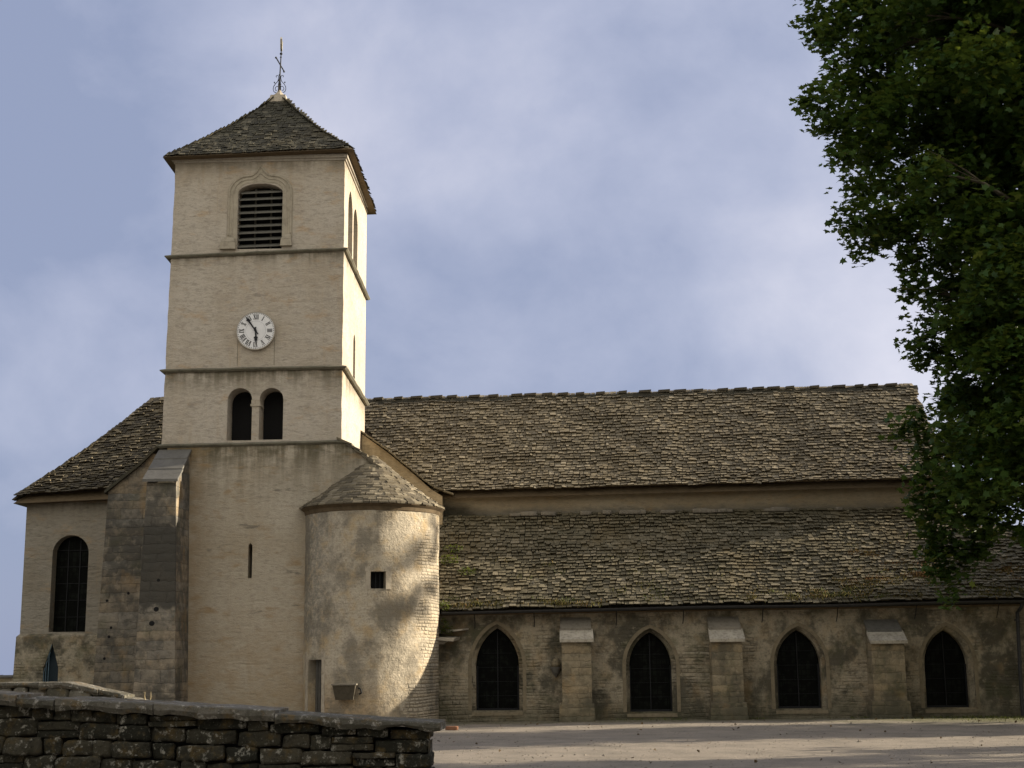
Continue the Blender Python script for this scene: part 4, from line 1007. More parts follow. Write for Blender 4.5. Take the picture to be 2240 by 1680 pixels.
# ------------------------------------------------------------------ things on the church
def clock():
    cx, cz, Rr = 2.345, 10.61, 0.525
    c = thing('tower_clock', 'round white clock with black Roman numerals hanging on the square tower', 'clock', (cx, 0.05, cz))
    B = (cx, 0.05, cz)
    mb = MB()
    def disc(r0_, r1, y0, y1, n=64):
        vs = []
        for r, y in ((r0_, y0), (r1, y0), (r1, y1), (r0_, y1)):
            vs += [(cx+r*math.cos(2*math.pi*i/n), y, cz+r*math.sin(2*math.pi*i/n)) for i in range(n)]
        fs = []
        for q in range(4):
            for i in range(n): fs.append((q*n+i, q*n+(i+1) % n, ((q+1) % 4)*n+(i+1) % n, ((q+1) % 4)*n+i))
        mb.add(vs, fs)
    disc(0.0005, Rr, -0.02, 0.05); mb.build('dial', M['clock'], c, B)
    mb = MB(); disc(Rr-0.005, Rr+0.02, -0.035, 0.055); mb.build('rim', M['dressed_grey'], c, B)
    mb = MB()
    def P(r, a, s=0.0):       # a clockwise from 12, s sideways
        return (cx+r*math.sin(a)+s*math.cos(a), cz+r*math.cos(a)-s*math.sin(a))
    def stroke(p, q, w, y=-0.024):
        p, q = Vector(p), Vector(q); d = (q-p).normalized(); n = Vector((d.y, -d.x))*w/2
        k = [p-n, p+n, q+n, q-n]; mb.add([(v.x, y, v.y) for v in k], [(0, 1, 2, 3)])
    rom = ['XII', 'I', 'II', 'III', 'IV', 'V', 'VI', 'VII', 'VIII', 'IX', 'X', 'XI']
    r0_, r1 = 0.325, 0.455
    for k, s_ in enumerate(rom):
        mb = MB(); a = 2*math.pi*k/12; wd = {'I': 0.036, 'V': 0.082, 'X': 0.082}
        tot = sum(wd[ch] for ch in s_); x = -tot/2
        for ch in s_:
            w = wd[ch]
            if ch == 'I':
                stroke(P(r0_, a, x+w/2), P(r1, a, x+w/2), 0.022)
            elif ch == 'V':
                stroke(P(r1, a, x+0.012), P(r0_, a, x+w/2), 0.024, -0.0245); stroke(P(r1, a, x+w-0.01), P(r0_, a, x+w/2), 0.010, -0.025)
            else:
                stroke(P(r1, a, x+0.012), P(r0_, a, x+w-0.012), 0.024, -0.0245); stroke(P(r1, a, x+w-0.012), P(r0_, a, x+0.012), 0.010, -0.025)
            for rr_ in (r0_, r1): stroke(P(rr_, a, x+0.003), P(rr_, a, x+w-0.003), 0.009, -0.0255)
            x += w
        mb.build('numeral', M['black'], c, B)
    mb = MB()
    for k in range(60):
        a = 2*math.pi*k/60; stroke(P(0.482, a), P(0.506, a), 0.016 if k % 5 else 0.022)
    mb.build('minute_track', M['black'], c, B)
    mb = MB(); disc(0.275, 0.281, -0.0235, -0.021); mb.build('inner_ring', M['greyline'], c, B)
    def hand(name, ang, prof, y, tail):
        nonlocal mb
        mb = MB(); L_ = []; R_ = []
        for r, w in prof: L_.append(P(r, ang, -w)); R_.append(P(r, ang, w))
        ring = L_+R_[::-1]; n = len(ring)
        mb.add([(p[0], y, p[1]) for p in ring]+[(p[0], y+0.012, p[1]) for p in ring], [tuple(range(n)), tuple(range(2*n-1, n-1, -1))]+[(i, (i+1) % n, n+(i+1) % n, n+i) for i in range(n)])
        mb.build(name, M['black'], c, B)
    hand('hour_hand', R(177), [(-0.10, 0.028), (-0.06, 0.012), (0.0, 0.03), (0.04, 0.018), (0.12, 0.02), (0.165, 0.02), (0.18, 0.05), (0.21, 0.055), (0.24, 0.03), (0.265, 0.045), (0.29, 0.02), (0.36, 0.004)], -0.045, 0)
    hand('minute_hand', R(324.5), [(-0.12, 0.026), (-0.08, 0.012), (0.0, 0.026), (0.1, 0.018), (0.28, 0.022), (0.34, 0.022), (0.355, 0.045), (0.385, 0.05), (0.40, 0.022), (0.49, 0.004)], -0.062, 0)
    mb = MB(); disc(0.0005, 0.035, -0.075, -0.03, 16); mb.build('hub', M['black'], c, B)
clock()

def vane():
    x0, y0 = 2.36, 2.47
    c = thing('weather_vane', 'wrought iron cross with scrolls and gilded cockerel on top of the tower roof', 'weather vane', (x0, y0, 18.70)); B = (x0, y0, 18.70)
    mb = MB(); mb.tube([(x0, y0, 18.55), (x0+0.005, y0, 19.2), (x0+0.03, y0, 20.0)], [0.028, 0.022, 0.016], 8)
    mb.tube([(x0, y0, 18.55), (x0, y0, 19.05)], [0.06, 0.03], 8)
    mb.build('rod', M['iron'], c, B)
    mb = MB(); mb.tube([(x0-0.02, y0-0.52, 19.53), (x0+0.03, y0+0.52, 19.53)], 0.020, 8)
    for s in (-1, 1): mb.lathe(x0+s*0.025, y0+s*0.52, [(0, 19.50), (0.03, 19.51), (0.03, 19.55), (0, 19.56)], 8)
    mb.build('cross_arm', M['iron'], c, B)
    mb = MB(); mb.lathe(x0+0.025, y0, [(0.0, 19.84), (0.035, 19.86), (0.045, 19.885), (0.035, 19.91), (0.0, 19.93)], 10); mb.lathe(x0+0.02, y0, [(0.015, 19.74), (0.03, 19.77), (0.015, 19.80)], 10)
    mb.build('knop', M['iron'], c, B)
    for k in range(4):                 # four scrolls round the rod
        a = math.pi/2*k; dx, dy = math.cos(a), math.sin(a); mb = MB()
        def sp(pr, rd):
            mb.tube([(x0+dx*r, y0+dy*r, z) for r, z in pr], rd, 6)
        big = [(0.03, 19.10), (0.06, 18.99), (0.13, 18.91), (0.185, 18.82), (0.195, 18.74), (0.17, 18.66), (0.13, 18.63), (0.10, 18.64)]
        sp(big, 0.011)
        sp([(0.03, 18.82), (0.08, 18.83), (0.12, 18.80), (0.135, 18.75), (0.12, 18.70), (0.095, 18.69), (0.085, 18.715)], 0.010)
        sp([(0.03, 19.10), (0.045, 19.17), (0.08, 19.185), (0.115, 19.165), (0.11, 19.135), (0.09, 19.13)], 0.010)
        mb.tube([(x0+dx*0.15, y0+dy*0.15, 18.93), (x0+dx*0.165, y0+dy*0.165, 18.97)], [0.012, 0.022], 6)
        mb.build('scroll', M['iron'], c, B)
    # cockerel, seen nearly end on
    mb = MB(); a = R(99)
    prof = [(-0.30, 0.26), (-0.24, 0.34), (-0.16, 0.20), (-0.05, 0.14), (0.08, 0.20), (0.12, 0.34), (0.17, 0.40), (0.22, 0.36), (0.26, 0.33), (0.20, 0.28), (0.20, 0.14), (0.10, 0.03), (0.02, 0.0), (-0.10, 0.04), (-0.22, 0.12)]
    n = len(prof); ca, sa = math.cos(a), math.sin(a); vs = []
    for s in (-0.03, 0.03): vs += [(x0+0.03+u*ca-s*sa, y0+u*sa+s*ca, 19.98+v) for u, v in prof]
    mb.add(vs, [tuple(range(n)), tuple(range(2*n-1, n-1, -1))]+[(i, (i+1) % n, n+(i+1) % n, n+i) for i in range(n)])
    mb.build('cockerel', M['gold'], c, B)
vane()

def small_things():
    # stone flower box on the turret
    B = (5.13, -1.42, 0.66)
    c = thing('stone_trough', 'dark stone trough fixed low on the round turret wall', 'stone trough', B)
    mb = MB(); mb.hexa([(4.93, -1.60, 0.66), (5.38, -1.62, 0.66), (5.38, -1.25, 0.66), (4.93, -1.2, 0.66), (4.86, -1.66, 1.02), (5.44, -1.68, 1.02), (5.44, -1.25, 1.02), (4.86, -1.15, 1.02)])
    mb.build('trough', plain('grimy_stone', (0.065, 0.056, 0.042), 0.9, 0.5, 14, 0.012), c, B)
    mb = MB(); mb.hexa([(4.83, -1.69, 1.023), (5.47, -1.71, 1.023), (5.47, -1.2, 1.023), (4.83, -1.1, 1.023), (4.83, -1.69, 1.06), (5.47, -1.71, 1.06), (5.47, -1.2, 1.06), (4.83, -1.1, 1.06)])
    mb.build('rim', M['oldcap'], c, B)
    mb = MB(); mb.tube([(5.5, -1.5, 0.95), (5.56, -1.55, 0.92), (5.58, -1.52, 0.83), (5.52, -1.48, 0.8)], 0.022, 8); mb.build('ring', M['iron'], c, B)
    # holy water stoup or lamp bracket on the aisle wall
    B = (10.45, 0.86, 1.4)
    c = thing('wall_stoup', 'small dark stone basin on the aisle wall left of the first buttress', 'stone basin', B)
    mb = MB()
    def half(prof, n=14):
        vs = []; k = n+1
        for r, z in prof: vs += [(10.50+r*math.sin(-math.pi/2+math.pi*j/n), 0.995-r*math.cos(-math.pi/2+math.pi*j/n), z) for j in range(k)]
        mb.add(vs, [(i*k+j, i*k+j+1, (i+1)*k+j+1, (i+1)*k+j) for i in range(len(prof)-1) for j in range(n)])
    half([(0.0, 1.12), (0.03, 1.15), (0.06, 1.20), (0.10, 1.25), (0.13, 1.33), (0.15, 1.37), (0.15, 1.40), (0.11, 1.40), (0.09, 1.34), (0.0, 1.33)])
    mb.build('basin', M['slate'], c, B)
    mb = MB(); half([(0.10, 1.41), (0.13, 1.47), (0.12, 1.55), (0.07, 1.62), (0.0, 1.66)]); mb.build('niche_hood', M['abut'], c, B)

# ------------------------------------------------------------------ dry stone walls
def wall_stone_mat(name, base, dark, light, ochre):
    t = NT(name); a = t.attr('tint')
    n1 = t.noise(16.0, 5.0, 0.7); n2 = t.noise(4.5, 5.0, 0.65); n3 = t.noise(42.0, 4.0, 0.7); n4 = t.noise(7.0, 4.0, 0.6, t.mapv(t.pos, (1, 1, 1), (5, 2, 9)))
    vor = t.noise(11.0, 3.0, 0.5, t.mapv(t.pos, (1, 1, 1), (3, 7, 1)))
    c = t.mix(a, dark, base)
    c = t.mix(t.math('MULTIPLY', t.ss(n2, 0.45, 0.68), 0.8), c, dark)
    c = t.mix(t.math('MULTIPLY', t.ss(n4, 0.50, 0.68), 0.7), c, ochre)
    c = t.mix(t.math('MULTIPLY', t.ss(n1, 0.52, 0.7), 0.7), c, tuple(d*0.5 for d in dark))
    c = t.mix(t.math('MULTIPLY', t.ss(vor, 0.56, 0.64), t.math('MULTIPLY', t.ss(n3, 0.4, 0.6), 0.9)), c, light)
    c = t.mix(t.math('MULTIPLY', t.ss(n3, 0.57, 0.72), 0.45), c, light)
    return t.done(c, t.bump(t.math('ADD', n1, t.math('MULTIPLY', n3, 0.6)), 0.022, 1.0))
M['drystone'] = wall_stone_mat('mossy_dry_stone', (0.080, 0.072, 0.053), (0.026, 0.026, 0.020), (0.36, 0.345, 0.30), (0.12, 0.085, 0.036))
M['coping'] = wall_stone_mat('lichened_coping', (0.185, 0.17, 0.142), (0.085, 0.08, 0.062), (0.38, 0.36, 0.32), (0.17, 0.115, 0.05))
M['greystone'] = wall_stone_mat('grey_rubble', (0.20, 0.185, 0.155), (0.10, 0.095, 0.075), (0.36, 0.34, 0.30), (0.16, 0.13, 0.08))

def coping_slab(c, B, a, b, yf, depth, top, i, th, name='coping_slab'):
    """one rough flat slab lying along a wall head"""
    mb = MB(); nx, ny = max(6, int((b-a)/0.07)), 9
    g = 0.005; ys = [yf+depth*j/(ny-1) for j in range(ny)]; xs = [a+g+(b-a-2*g)*q/nx for q in range(nx+1)]
    def tp(x, y): return top(x)+th+0.012*nz(x*2.1, y*3, i)+0.006*nz(x*9, y*9, i)
    def bt(x, y): return top(x)-0.012+0.045*nz(x*3.3, y*2, i+40)+0.02*nz(x*9, y*5, i)
    def ed(x): return 0.05*nz(x*3.7, i*2.2, 7)+0.018*nz(x*11, i, 3)
    def Y(x, j): return ys[j]+(ed(x) if j == 0 else 0)
    vs = []
    for x in xs:
        ring = [(x, Y(x, 0)+0.02, bt(x, ys[0])+0.012), (x, Y(x, 0)-0.004+0.016*nz(x*8, 2, i), (tp(x, ys[0])+bt(x, ys[0]))/2), (x, Y(x, 0)+0.004, tp(x, ys[0])-0.010), (x, Y(x, 0)+0.018, tp(x, ys[0]))]
        ring += [(x, ys[j], tp(x, ys[j])) for j in range(1, ny)]
        ring += [(x, ys[-1], bt(x, ys[-1]))]
        vs += ring
    k = 4+ny-1+1
    fs = [(p*k+q, p*k+q+1, (p+1)*k+q+1, (p+1)*k+q) for p in range(nx) for q in range(k-1)]+[(p*k+k-1, p*k, (p+1)*k, (p+1)*k+k-1) for p in range(nx)]
    fs += [tuple(range(k)), tuple(nx*k+q for q in range(k-1, -1, -1))]
    mb.add(vs, fs, (i*0.37) % 1.0)
    return mb.build(name, M['coping'], c, B)

def near_wall():
    B = (6.0, -23.6, 0)
    c = thing('dry_stone_wall', 'dark mossy dry stone wall in the foreground, capped with long flat slabs', 'stone wall', B)
    top = lambda x: 1.25-(x-5.0)*0.0665           # underside of the coping
    mb = MB(); rnd = random.Random(17); zc = -0.06; k = 0
    levels = [-0.06]
    while levels[-1] < 1.0: levels.append(levels[-1]+rnd.uniform(0.09, 0.165))
    sc_ = 1.0/levels[-1]
    for z0, z1 in zip(levels, levels[1:]):
        x = 2.2+rnd.uniform(0, 0.2)
        while x < 9.19:
            w = rnd.uniform(0.18, 0.52)
            if 9.2-(x+w) < 0.14: w = 9.2+rnd.uniform(-0.04, 0.05)-x
            xm = x+w/2; s_ = top(xm)*sc_
            a, b = z0*s_, z1*s_
            g = rnd.uniform(0.003, 0.010); yo = rnd.uniform(-0.035, 0.03)
            if rnd.random() < 0.14 and (b-a) > 0.10:      # two thin stones instead of one
                m = a+(b-a)*rnd.uniform(0.4, 0.6)
                stone(mb, x+g, x+w-g, -23.97+yo, -23.5, a+g*0.5, m-g*0.3, k+900, 5); stone(mb, x+g, x+w-g, -23.97-yo, -23.5, m+g*0.3, b-g*0.5, k+1800, 5)
            else:
                stone(mb, x+g, x+w-g, -23.97+yo, -23.5, a+g*0.6, b-g*0.6, k, 6)
            k += 1; x += w
    core = MB(); core.hexa([(2.2, -23.86, -0.1), (9.05, -23.86, -0.1), (9.05, -23.3, -0.1), (2.2, -23.3, -0.1), (2.2, -23.86, top(2.2)-0.01), (9.05, -23.86, top(9.05)-0.01), (9.05, -23.3, top(9.05)-0.01), (2.2, -23.3, top(2.2)-0.01)])
    mb.build('stonework', M['drystone'], c, B, smooth=True)
    core.build('rubble_core', M['dark'], c, B)
    cuts = [2.1, 3.4, 4.55, 5.20, 5.58, 6.54, 7.72, 9.32]
    for i, (a, b) in enumerate(zip(cuts, cuts[1:])): coping_slab(c, B, a, b, -24.07, 0.78, top, i, 0.082+0.012*((i*7) % 3)+0.004*((i*5) % 3))
near_wall()

def rear_walls():
    B = (1.0, -16.8, 0)
    c = thing('rubble_wall', 'low grey rubble wall showing above the left end of the foreground wall', 'stone wall', B)
    mb = MB(); rnd = random.Random(23); top = lambda x: (1.31 if x < 3.3 else 1.31-(x-3.3)*0.225)
    z = 0.0; k = 3000
    lv = [0, 0.22, 0.45, 0.66, 0.85, 1.0]
    for a, b in zip(lv, lv[1:]):
        x = -1.5
        while x < 4.6:
            w = rnd.uniform(0.2, 0.5); s_ = top(x+w/2)
            stone(mb, x+0.006, x+w-0.006, -17.0+rnd.uniform(-.03, .03), -16.6, a*s_, b*s_-0.006, k, 4); x += w; k += 1
    mb.build('stonework', M['greystone'], c, B, smooth=True)
    x = -1.5; q = 60
    while x < 4.62:
        w = min(rnd.uniform(0.22, 0.5) if x > 3.2 else rnd.uniform(0.7, 1.3), 4.68-x); off = rnd.uniform(-0.02, 0.02)
        if w < 0.1: break
        coping_slab(c, B, x, x+w, -17.04+off, 0.5, lambda t_: top(t_)-0.01+off*0.6, q, 0.065+rnd.uniform(-0.015, 0.02)); x += w; q += 1
    B = (-9, 6, 0)
    c = thing('boundary_wall', 'low boundary wall with dark coping beside the left corner of the church', 'stone wall', B)
    mb = MB(); mb.box(-15.0, -5.60, 6.0, 6.35, -0.3, 1.22); mb.build('wall_face', M['aisle'], c, B)
    mb = MB(); x = -15.0
    while x < -5.7:
        w = min(rnd.uniform(0.5, 0.9), -5.62-x); mb.hexa([(x, 5.93, 1.223), (x+w-.01, 5.93, 1.223), (x+w-.01, 6.42, 1.223), (x, 6.42, 1.223), (x, 5.95, 1.28+0.01*rnd.random()), (x+w-.01, 5.95, 1.29), (x+w-.01, 6.4, 1.30), (x, 6.4, 1.29)]); x += w
    mb.build('coping', M['slate'], c, B)
rear_walls()

# ------------------------------------------------------------------ trees and plants
LOBES = [(18.42,-4.15,21.09,0.53),(19.51,-4.15,21,0.84),(20.38,-4.94,20.51,0.62),(21.19,-7.41,19.26,1.37),(21.03,-7.91,18.91,1.35),(23.56,-6.24,19.69,1.01),(26.88,-2.62,22.07,1.11),(25.71,-8.19,18.52,0.92),(28.78,-1.89,21.88,1.12),(31.04,-1.47,22.44,1.28),(17.9,-3.65,20.01,0.47),(18.94,-3.77,20.1,0.84),(19.2,-7.04,18.37,0.64),(18.84,-7.98,17.65,0.62),(21.08,-5.83,18.91,1.27),(23.03,-5.99,18.71,1.17),(26.8,-1.37,21.34,1.05),(25.53,-8.07,17.39,1.34),(25.81,-7.67,18.05,1.37),(31.05,-1.51,21.07,1.18),(17.62,-3.64,18.76,0.57),(18.37,-4.69,18.02,0.67),(19.84,-2.96,18.84,0.65),(21.54,-1.58,19.83,0.98),(20.32,-5.62,17.33,0.86),(22.69,-4.38,18.28,1.48),(21.63,-6.96,17.22,1.37),(26.39,-1.22,19.86,1.48),(24.88,-5.16,17.73,1.33),(27.11,-4.04,18.12,1.09),(28.33,-1.59,19.82,1.17),(28.35,-4.75,17.73,0.95),(29.07,-3.59,18.1,0.98),(28.64,-7.45,16.54,1.36),(30.38,-4.83,17.94,1.48),(17.58,-3.87,17.58,0.57),(18.39,-4.78,17.24,0.68),(19.11,-6.16,16.7,0.66),(20.35,-1.28,18.57,0.76),(21.08,-4.7,17.38,1.25),(21.84,-1.93,18.4,1.35),(23.8,-2.7,18.08,1.17),(25.85,-2.88,18.14,1.39),(26.92,-4.8,17.01,1.09),(30.44,-1.58,18.52,1.23),(17.53,-4.63,16.78,0.41),(18.4,-4.84,16.42,0.72),(20.17,-2.62,17.6,0.77),(22,-2.4,17.65,1.4),(24.04,-3.38,16.88,1.47),(25.81,-4.49,16.69,1.23),(27.81,-4.86,16.25,1.51),(28.82,-7,15.23,1.32),(17.72,-4.95,15.72,0.5),(18.86,-4.41,15.89,0.75),(19.16,-7.08,14.85,0.54),(21.52,-3.4,16.3,1.02),(20.17,-7.62,14.75,0.9),(22.28,-5.98,15.36,0.91),(22.3,-5.34,15.53,0.93),(24.86,-4.07,16.11,1.29),(26.02,-5.36,15.51,0.88),(25.81,-5.38,15.18,0.87),(28.22,-3.91,16.18,0.95),(29.48,-1.29,17.03,1.02),(29.33,-5.27,15.25,1.44),(16.92,-5.64,14.73,0.44),(18.29,-3.61,15.36,0.71),(18.89,-5.74,14.52,0.68),(19.25,-3.69,15.47,0.72),(20.75,-3.79,15.27,0.95),(20.09,-5.96,14.76,0.89),(22.2,-5.54,14.5,1.41),(24.02,-6.38,14.12,1.18),(26.28,-1.11,16.57,1.38),(26.02,-6.2,14.36,1.15),(26.2,-5.95,14.48,1.16),(30.13,-2.41,16.03,1.52),(29.9,-2.53,15.44,1.5),(17.23,-5.33,14.31,0.43),(18.23,-5.27,14.12,0.76),(19.79,-3.69,14.7,0.69),(21.37,-2.88,15.12,0.96),(20.86,-4.29,14.64,0.92),(22.17,-5.67,13.83,1.1),(23.5,-6.43,13.62,0.84),(26.31,-4.38,14.55,1.45),(28.5,-4.17,14.29,1.19),(18.13,-3.72,14.06,0.48),(19.04,-3.87,14.07,0.66),(20.51,-2.39,14.65,0.68),(21.24,-5.17,13.51,1.23),(22.65,-7.2,12.66,1.3),(22.77,-6.93,12.86,1.31),(26.86,-2.52,14.47,1.32),(26.58,-3.35,13.76,1.28),(28.34,-3.14,13.81,0.94),(27.54,-7.86,12.18,1.23),(30.34,-3.01,13.69,1.42),(17.9,-5.27,12.56,0.41),(18.93,-4.47,13.02,0.6),(20.08,-3.84,13.38,0.61),(18.97,-7.6,12.19,0.55),(21.82,-3,13.27,1.23),(21.55,-3.8,13.3,1.2),(24.44,-1.63,13.91,1.25),(23.79,-3.58,13.45,1.18),(26.45,-1.83,13.73,1.27),(27.17,-4.34,12.98,1.05),(27.39,-7.26,11.97,1.13),(29.86,-3.01,13.51,1.29),(17.7,-5.79,11.79,0.47),(18.57,-5.69,11.84,0.56),(20.52,-2.06,13.01,0.66),(20.44,-2.92,13.08,0.64),(20.18,-7.14,11.2,0.79),(21.54,-7.39,11.1,0.89),(23.42,-7.22,11.25,1.25),(24.81,-3.7,12.52,1.39),(26.12,-5.5,11.94,1.06),(29.56,-2.57,12.7,1.38),(18.17,-4.52,11.51,0.46),(19.03,-5.01,11.54,0.7),(19.51,-6.78,11.02,0.53),(22.11,-2.88,12.18,1.17),(21.55,-5,11.25,1.1),(22.3,-7.5,10.7,1.02),(24.45,-1.84,12.31,1.21),(24.35,-6.42,10.94,0.89),(25.06,-4.63,11.57,0.95),(28.05,-1.73,12.26,0.96),(29.03,-3.48,11.67,1.36),(19.44,-4.33,10.94,0.41),(20.42,-4.18,11.02,0.71),(20.2,-8.03,9.91,0.54),(20.97,-5.45,10.2,0.59),(22.51,-4.92,10.72,1),(23.53,-7.06,10.12,1.18),(27.26,-3.68,10.93,1.49),(26.92,-7.77,9.66,0.8),(30.37,-1.07,11.53,0.98),(19.16,-5.12,10.11,0.45),(20.38,-3.75,10.28,0.58),(20.17,-7.82,9.33,0.68),(20.66,-6.21,9.92,0.72),(22.15,-6.06,9.83,1.02),(22.95,-4.44,10.27,1.07),(24.55,-4.48,10.19,1.09),(25.58,-1.55,10.72,1.18),(27.55,-2.2,10.68,1.31),(26.69,-4,10.11,1.25),(28.67,-3.82,10.02,1.14),(19.41,-4.88,9.18,0.43),(20.01,-5.71,9.17,0.58),(21.85,-2.79,9.62,0.61),(20.59,-6.29,9.22,0.55),(22.22,-5.2,9.15,0.85),(21.16,-7.66,8.5,0.79),(23.34,-6.2,8.98,0.91),(24.72,-2.73,9.86,1),(26.99,-1.93,9.81,1.28),(27.45,-5.1,9,1.2),(19.6,-4.18,8.68,0.52),(20.6,-3.97,8.84,0.62),(20.33,-7.74,8.11,0.53),(20.46,-7.56,8.16,0.53),(23,-4.3,8.88,1.28),(23.69,-1.98,9.27,1.37),(25.43,-3.92,8.84,1.44),(23.62,-7.91,8,1.27),(28.36,-2.41,8.91,1.3),(28.09,-3.03,9.11,1.28),(30.81,-1.63,9.01,1.26),(28.95,-4.77,8.22,1.15),(20.17,-4.9,7.81,0.44),(21.21,-4.67,7.76,0.74),(21.33,-7.48,7.29,0.62),(21.03,-7.77,7.06,0.62),(23.74,-4.83,7.73,1.16),(22.94,-6.59,7.69,1.1),(25.28,-5.7,7.59,1.14),(27.35,-1.12,8.72,1.3),(29.1,-2.25,8.24,1.48),(27.71,-4.57,7.65,1.38),(19.7,-5.58,7.28,0.38),(21.15,-3.75,7.55,0.71),(21.53,-5.93,6.97,0.69),(24.32,-2.6,7.63,1.26),(22.7,-6.71,6.84,1.11),(24.8,-5.98,7.16,1.03),(26.04,-3.08,7.48,1.12),(28.8,-1.32,7.6,1.2),(29.69,-3.51,7.33,1.35),(20.05,-4.52,6.55,0.44),(20.71,-5.29,6.66,0.64),(21.5,-5.71,6.39,0.55),(22.77,-6.05,6.19,1.18),(24.2,-2.73,7.14,1.31),(26.78,-1.5,6.82,1.35),(28.32,-3.03,6.69,1.43),(26.61,-6.33,6.01,1.29),(20.2,-4.64,5.97,0.52),(20.93,-5.02,5.99,0.54),(22.97,-1.9,6.08,0.74),(22.31,-7.44,5.47,0.95),(24.89,-5.58,5.6,1.22),(25.7,-3.64,6.14,1.29),(20.43,-4.08,5.43,0.48),(18.93,-4,6.91,0.25),(19.43,-4,7.01,0.44),(19.49,-4,6.29,0.46),(19.45,-4.2,5.61,0.45),(19.33,-4,5.08,0.36),(19.49,-4,4.65,0.48),(19.67,-4,4.1,0.41),(19.59,-4,3.62,0.34),(19.89,-4,3.35,0.27),(19.81,-4,2.97,0.16),(20.13,-4.3,4.18,0.43),(20.24,-4.2,3.81,0.25),(20.5,-4.5,4.16,0.34),(20.6,-5,4.75,0.5),(19.89,-5,5.08,0.67),(21.05,-5,5.17,0.45),(21.14,-5,4.22,0.2),(21.31,-5,4.43,0.22),(21.29,-1.57,8.04,0.62),(21.89,-1.47,7.81,0.75),(20.50,-7.40,6.50,0.63),(21.25,-1.08,7.16,0.69),(21.62,-2.10,6.70,0.73),(20.68,-6.79,5.78,0.59),(19.38,-6.79,5.60,0.53),(19.75,-7.27,5.23,0.57),(20.60,-6.20,5.45,0.49),(20.03,-6.39,8.24,0.60),(20.31,-7.40,7.92,0.63),(20.97,-6.61,7.45,0.65),(20.70,-2.45,8.12,0.48),(21.07,-6.79,8.77,0.65),(20.46,-6.18,9.13,0.66),(19.95,-6.12,8.94,0.49),(22.87,-1.14,6.88,0.63),(21.51,-0.91,5.14,0.56),(19.11,-7.35,6.23,0.42)]
def leaf_mat(name, ca, cb, cc, trans=0.45):
    t = NT(name); a = t.attr('tint')
    c = t.mix(t.ss(a, 0.0, 0.8), ca, cb); c = t.mix(t.ss(a, 0.88, 1.0), c, cc)
    t.val(t.b.inputs['Base Color'], c); t.b.inputs['Roughness'].default_value = 0.55; t.b.inputs['Specular IOR Level'].default_value = 0.25
    tr = t.N.new('ShaderNodeBsdfTranslucent'); t.L.new(t.mix(0.5, c, (0.22, 0.26, 0.03)), tr.inputs['Color'])
    mx = t.N.new('ShaderNodeMixShader'); mx.inputs[0].default_value = trans
    t.L.new(t.b.outputs[0], mx.inputs[1]); t.L.new(tr.outputs[0], mx.inputs[2]); t.L.new(mx.outputs[0], t.out.inputs[0])
    return t.m
M['leaf'] = leaf_mat('plane_tree_leaf', (0.020, 0.052, 0.011), (0.055, 0.112, 0.020), (0.16, 0.17, 0.03), 0.34)

STAR = np.array([(0.0, -0.42), (0.20, -0.30), (0.44, -0.26), (0.27, -0.02), (0.50, 0.22), (0.19, 0.22), (0.0, 0.60), (-0.19, 0.22), (-0.50, 0.22), (-0.27, -0.02), (-0.44, -0.26), (-0.20, -0.30)])
def leaves(name, pos, size, tint, mat, parent, base, rng, droop=0.5, outline=STAR):
    """one mesh of separate lobed leaves; pos (n,3)"""
    n = len(pos); k = len(outline)
    yaw_ = rng.uniform(0, 2*np.pi, n); tilt = np.abs(rng.normal(0.0, 0.65, n)); ta = rng.uniform(0, 2*np.pi, n)
    nx = np.sin(tilt)*np.cos(ta); ny = np.sin(tilt)*np.sin(ta); nzz = np.cos(tilt)
    Nn = np.stack([nx, ny, nzz], 1)
    ref = np.stack([np.cos(yaw_), np.sin(yaw_), -droop*np.ones(n)], 1)
    Vv = ref-Nn*np.sum(ref*Nn, 1, keepdims=True); Vv /= np.linalg.norm(Vv, axis=1, keepdims=True)
    Uu = np.cross(Vv, Nn)
    o = outline; fold = 0.16*np.abs(o[:, 0])-0.10*np.abs(o[:, 1])
    P = pos[:, None, :]+size[:, None, None]*(o[None, :, 0:1]*Uu[:, None, :]+o[None, :, 1:2]*Vv[:, None, :]+fold[None, :, None]*Nn[:, None, :])
    P = (P.reshape(-1, 3)-np.array(base)).astype(np.float32)
    me = bpy.data.meshes.new(name); me.vertices.add(n*k); me.loops.add(n*k); me.polygons.add(n)
    me.vertices.foreach_set('co', P.ravel()); me.loops.foreach_set('vertex_index', np.arange(n*k, dtype=np.int32))
    me.polygons.foreach_set('loop_start', np.arange(0, n*k, k, dtype=np.int32))
    me.materials.append(mat); me.update(calc_edges=True)
    at = me.attributes.new('tint', 'FLOAT', 'FACE'); at.data.foreach_set('value', tint.astype(np.float32))
    ob = bpy.data.objects.new(name, me); col.objects.link(ob)
    if parent is not None: ob.parent = parent
    else: ob.location = base
    return ob

def bark():
    t = NT('plane_bark'); n = t.noise(2.2, 4.0, 0.6); n2 = t.noise(9.0, 4.0, 0.6)
    c = t.mix(t.ss(n, 0.42, 0.58), (0.055, 0.047, 0.034), (0.125, 0.11, 0.08)); c = t.mix(t.math('MULTIPLY', t.ss(n2, 0.5, 0.7), 0.6), c, (0.055, 0.048, 0.035))
    return t.done(c, t.bump(n2, 0.02))
M['bark'] = bark()

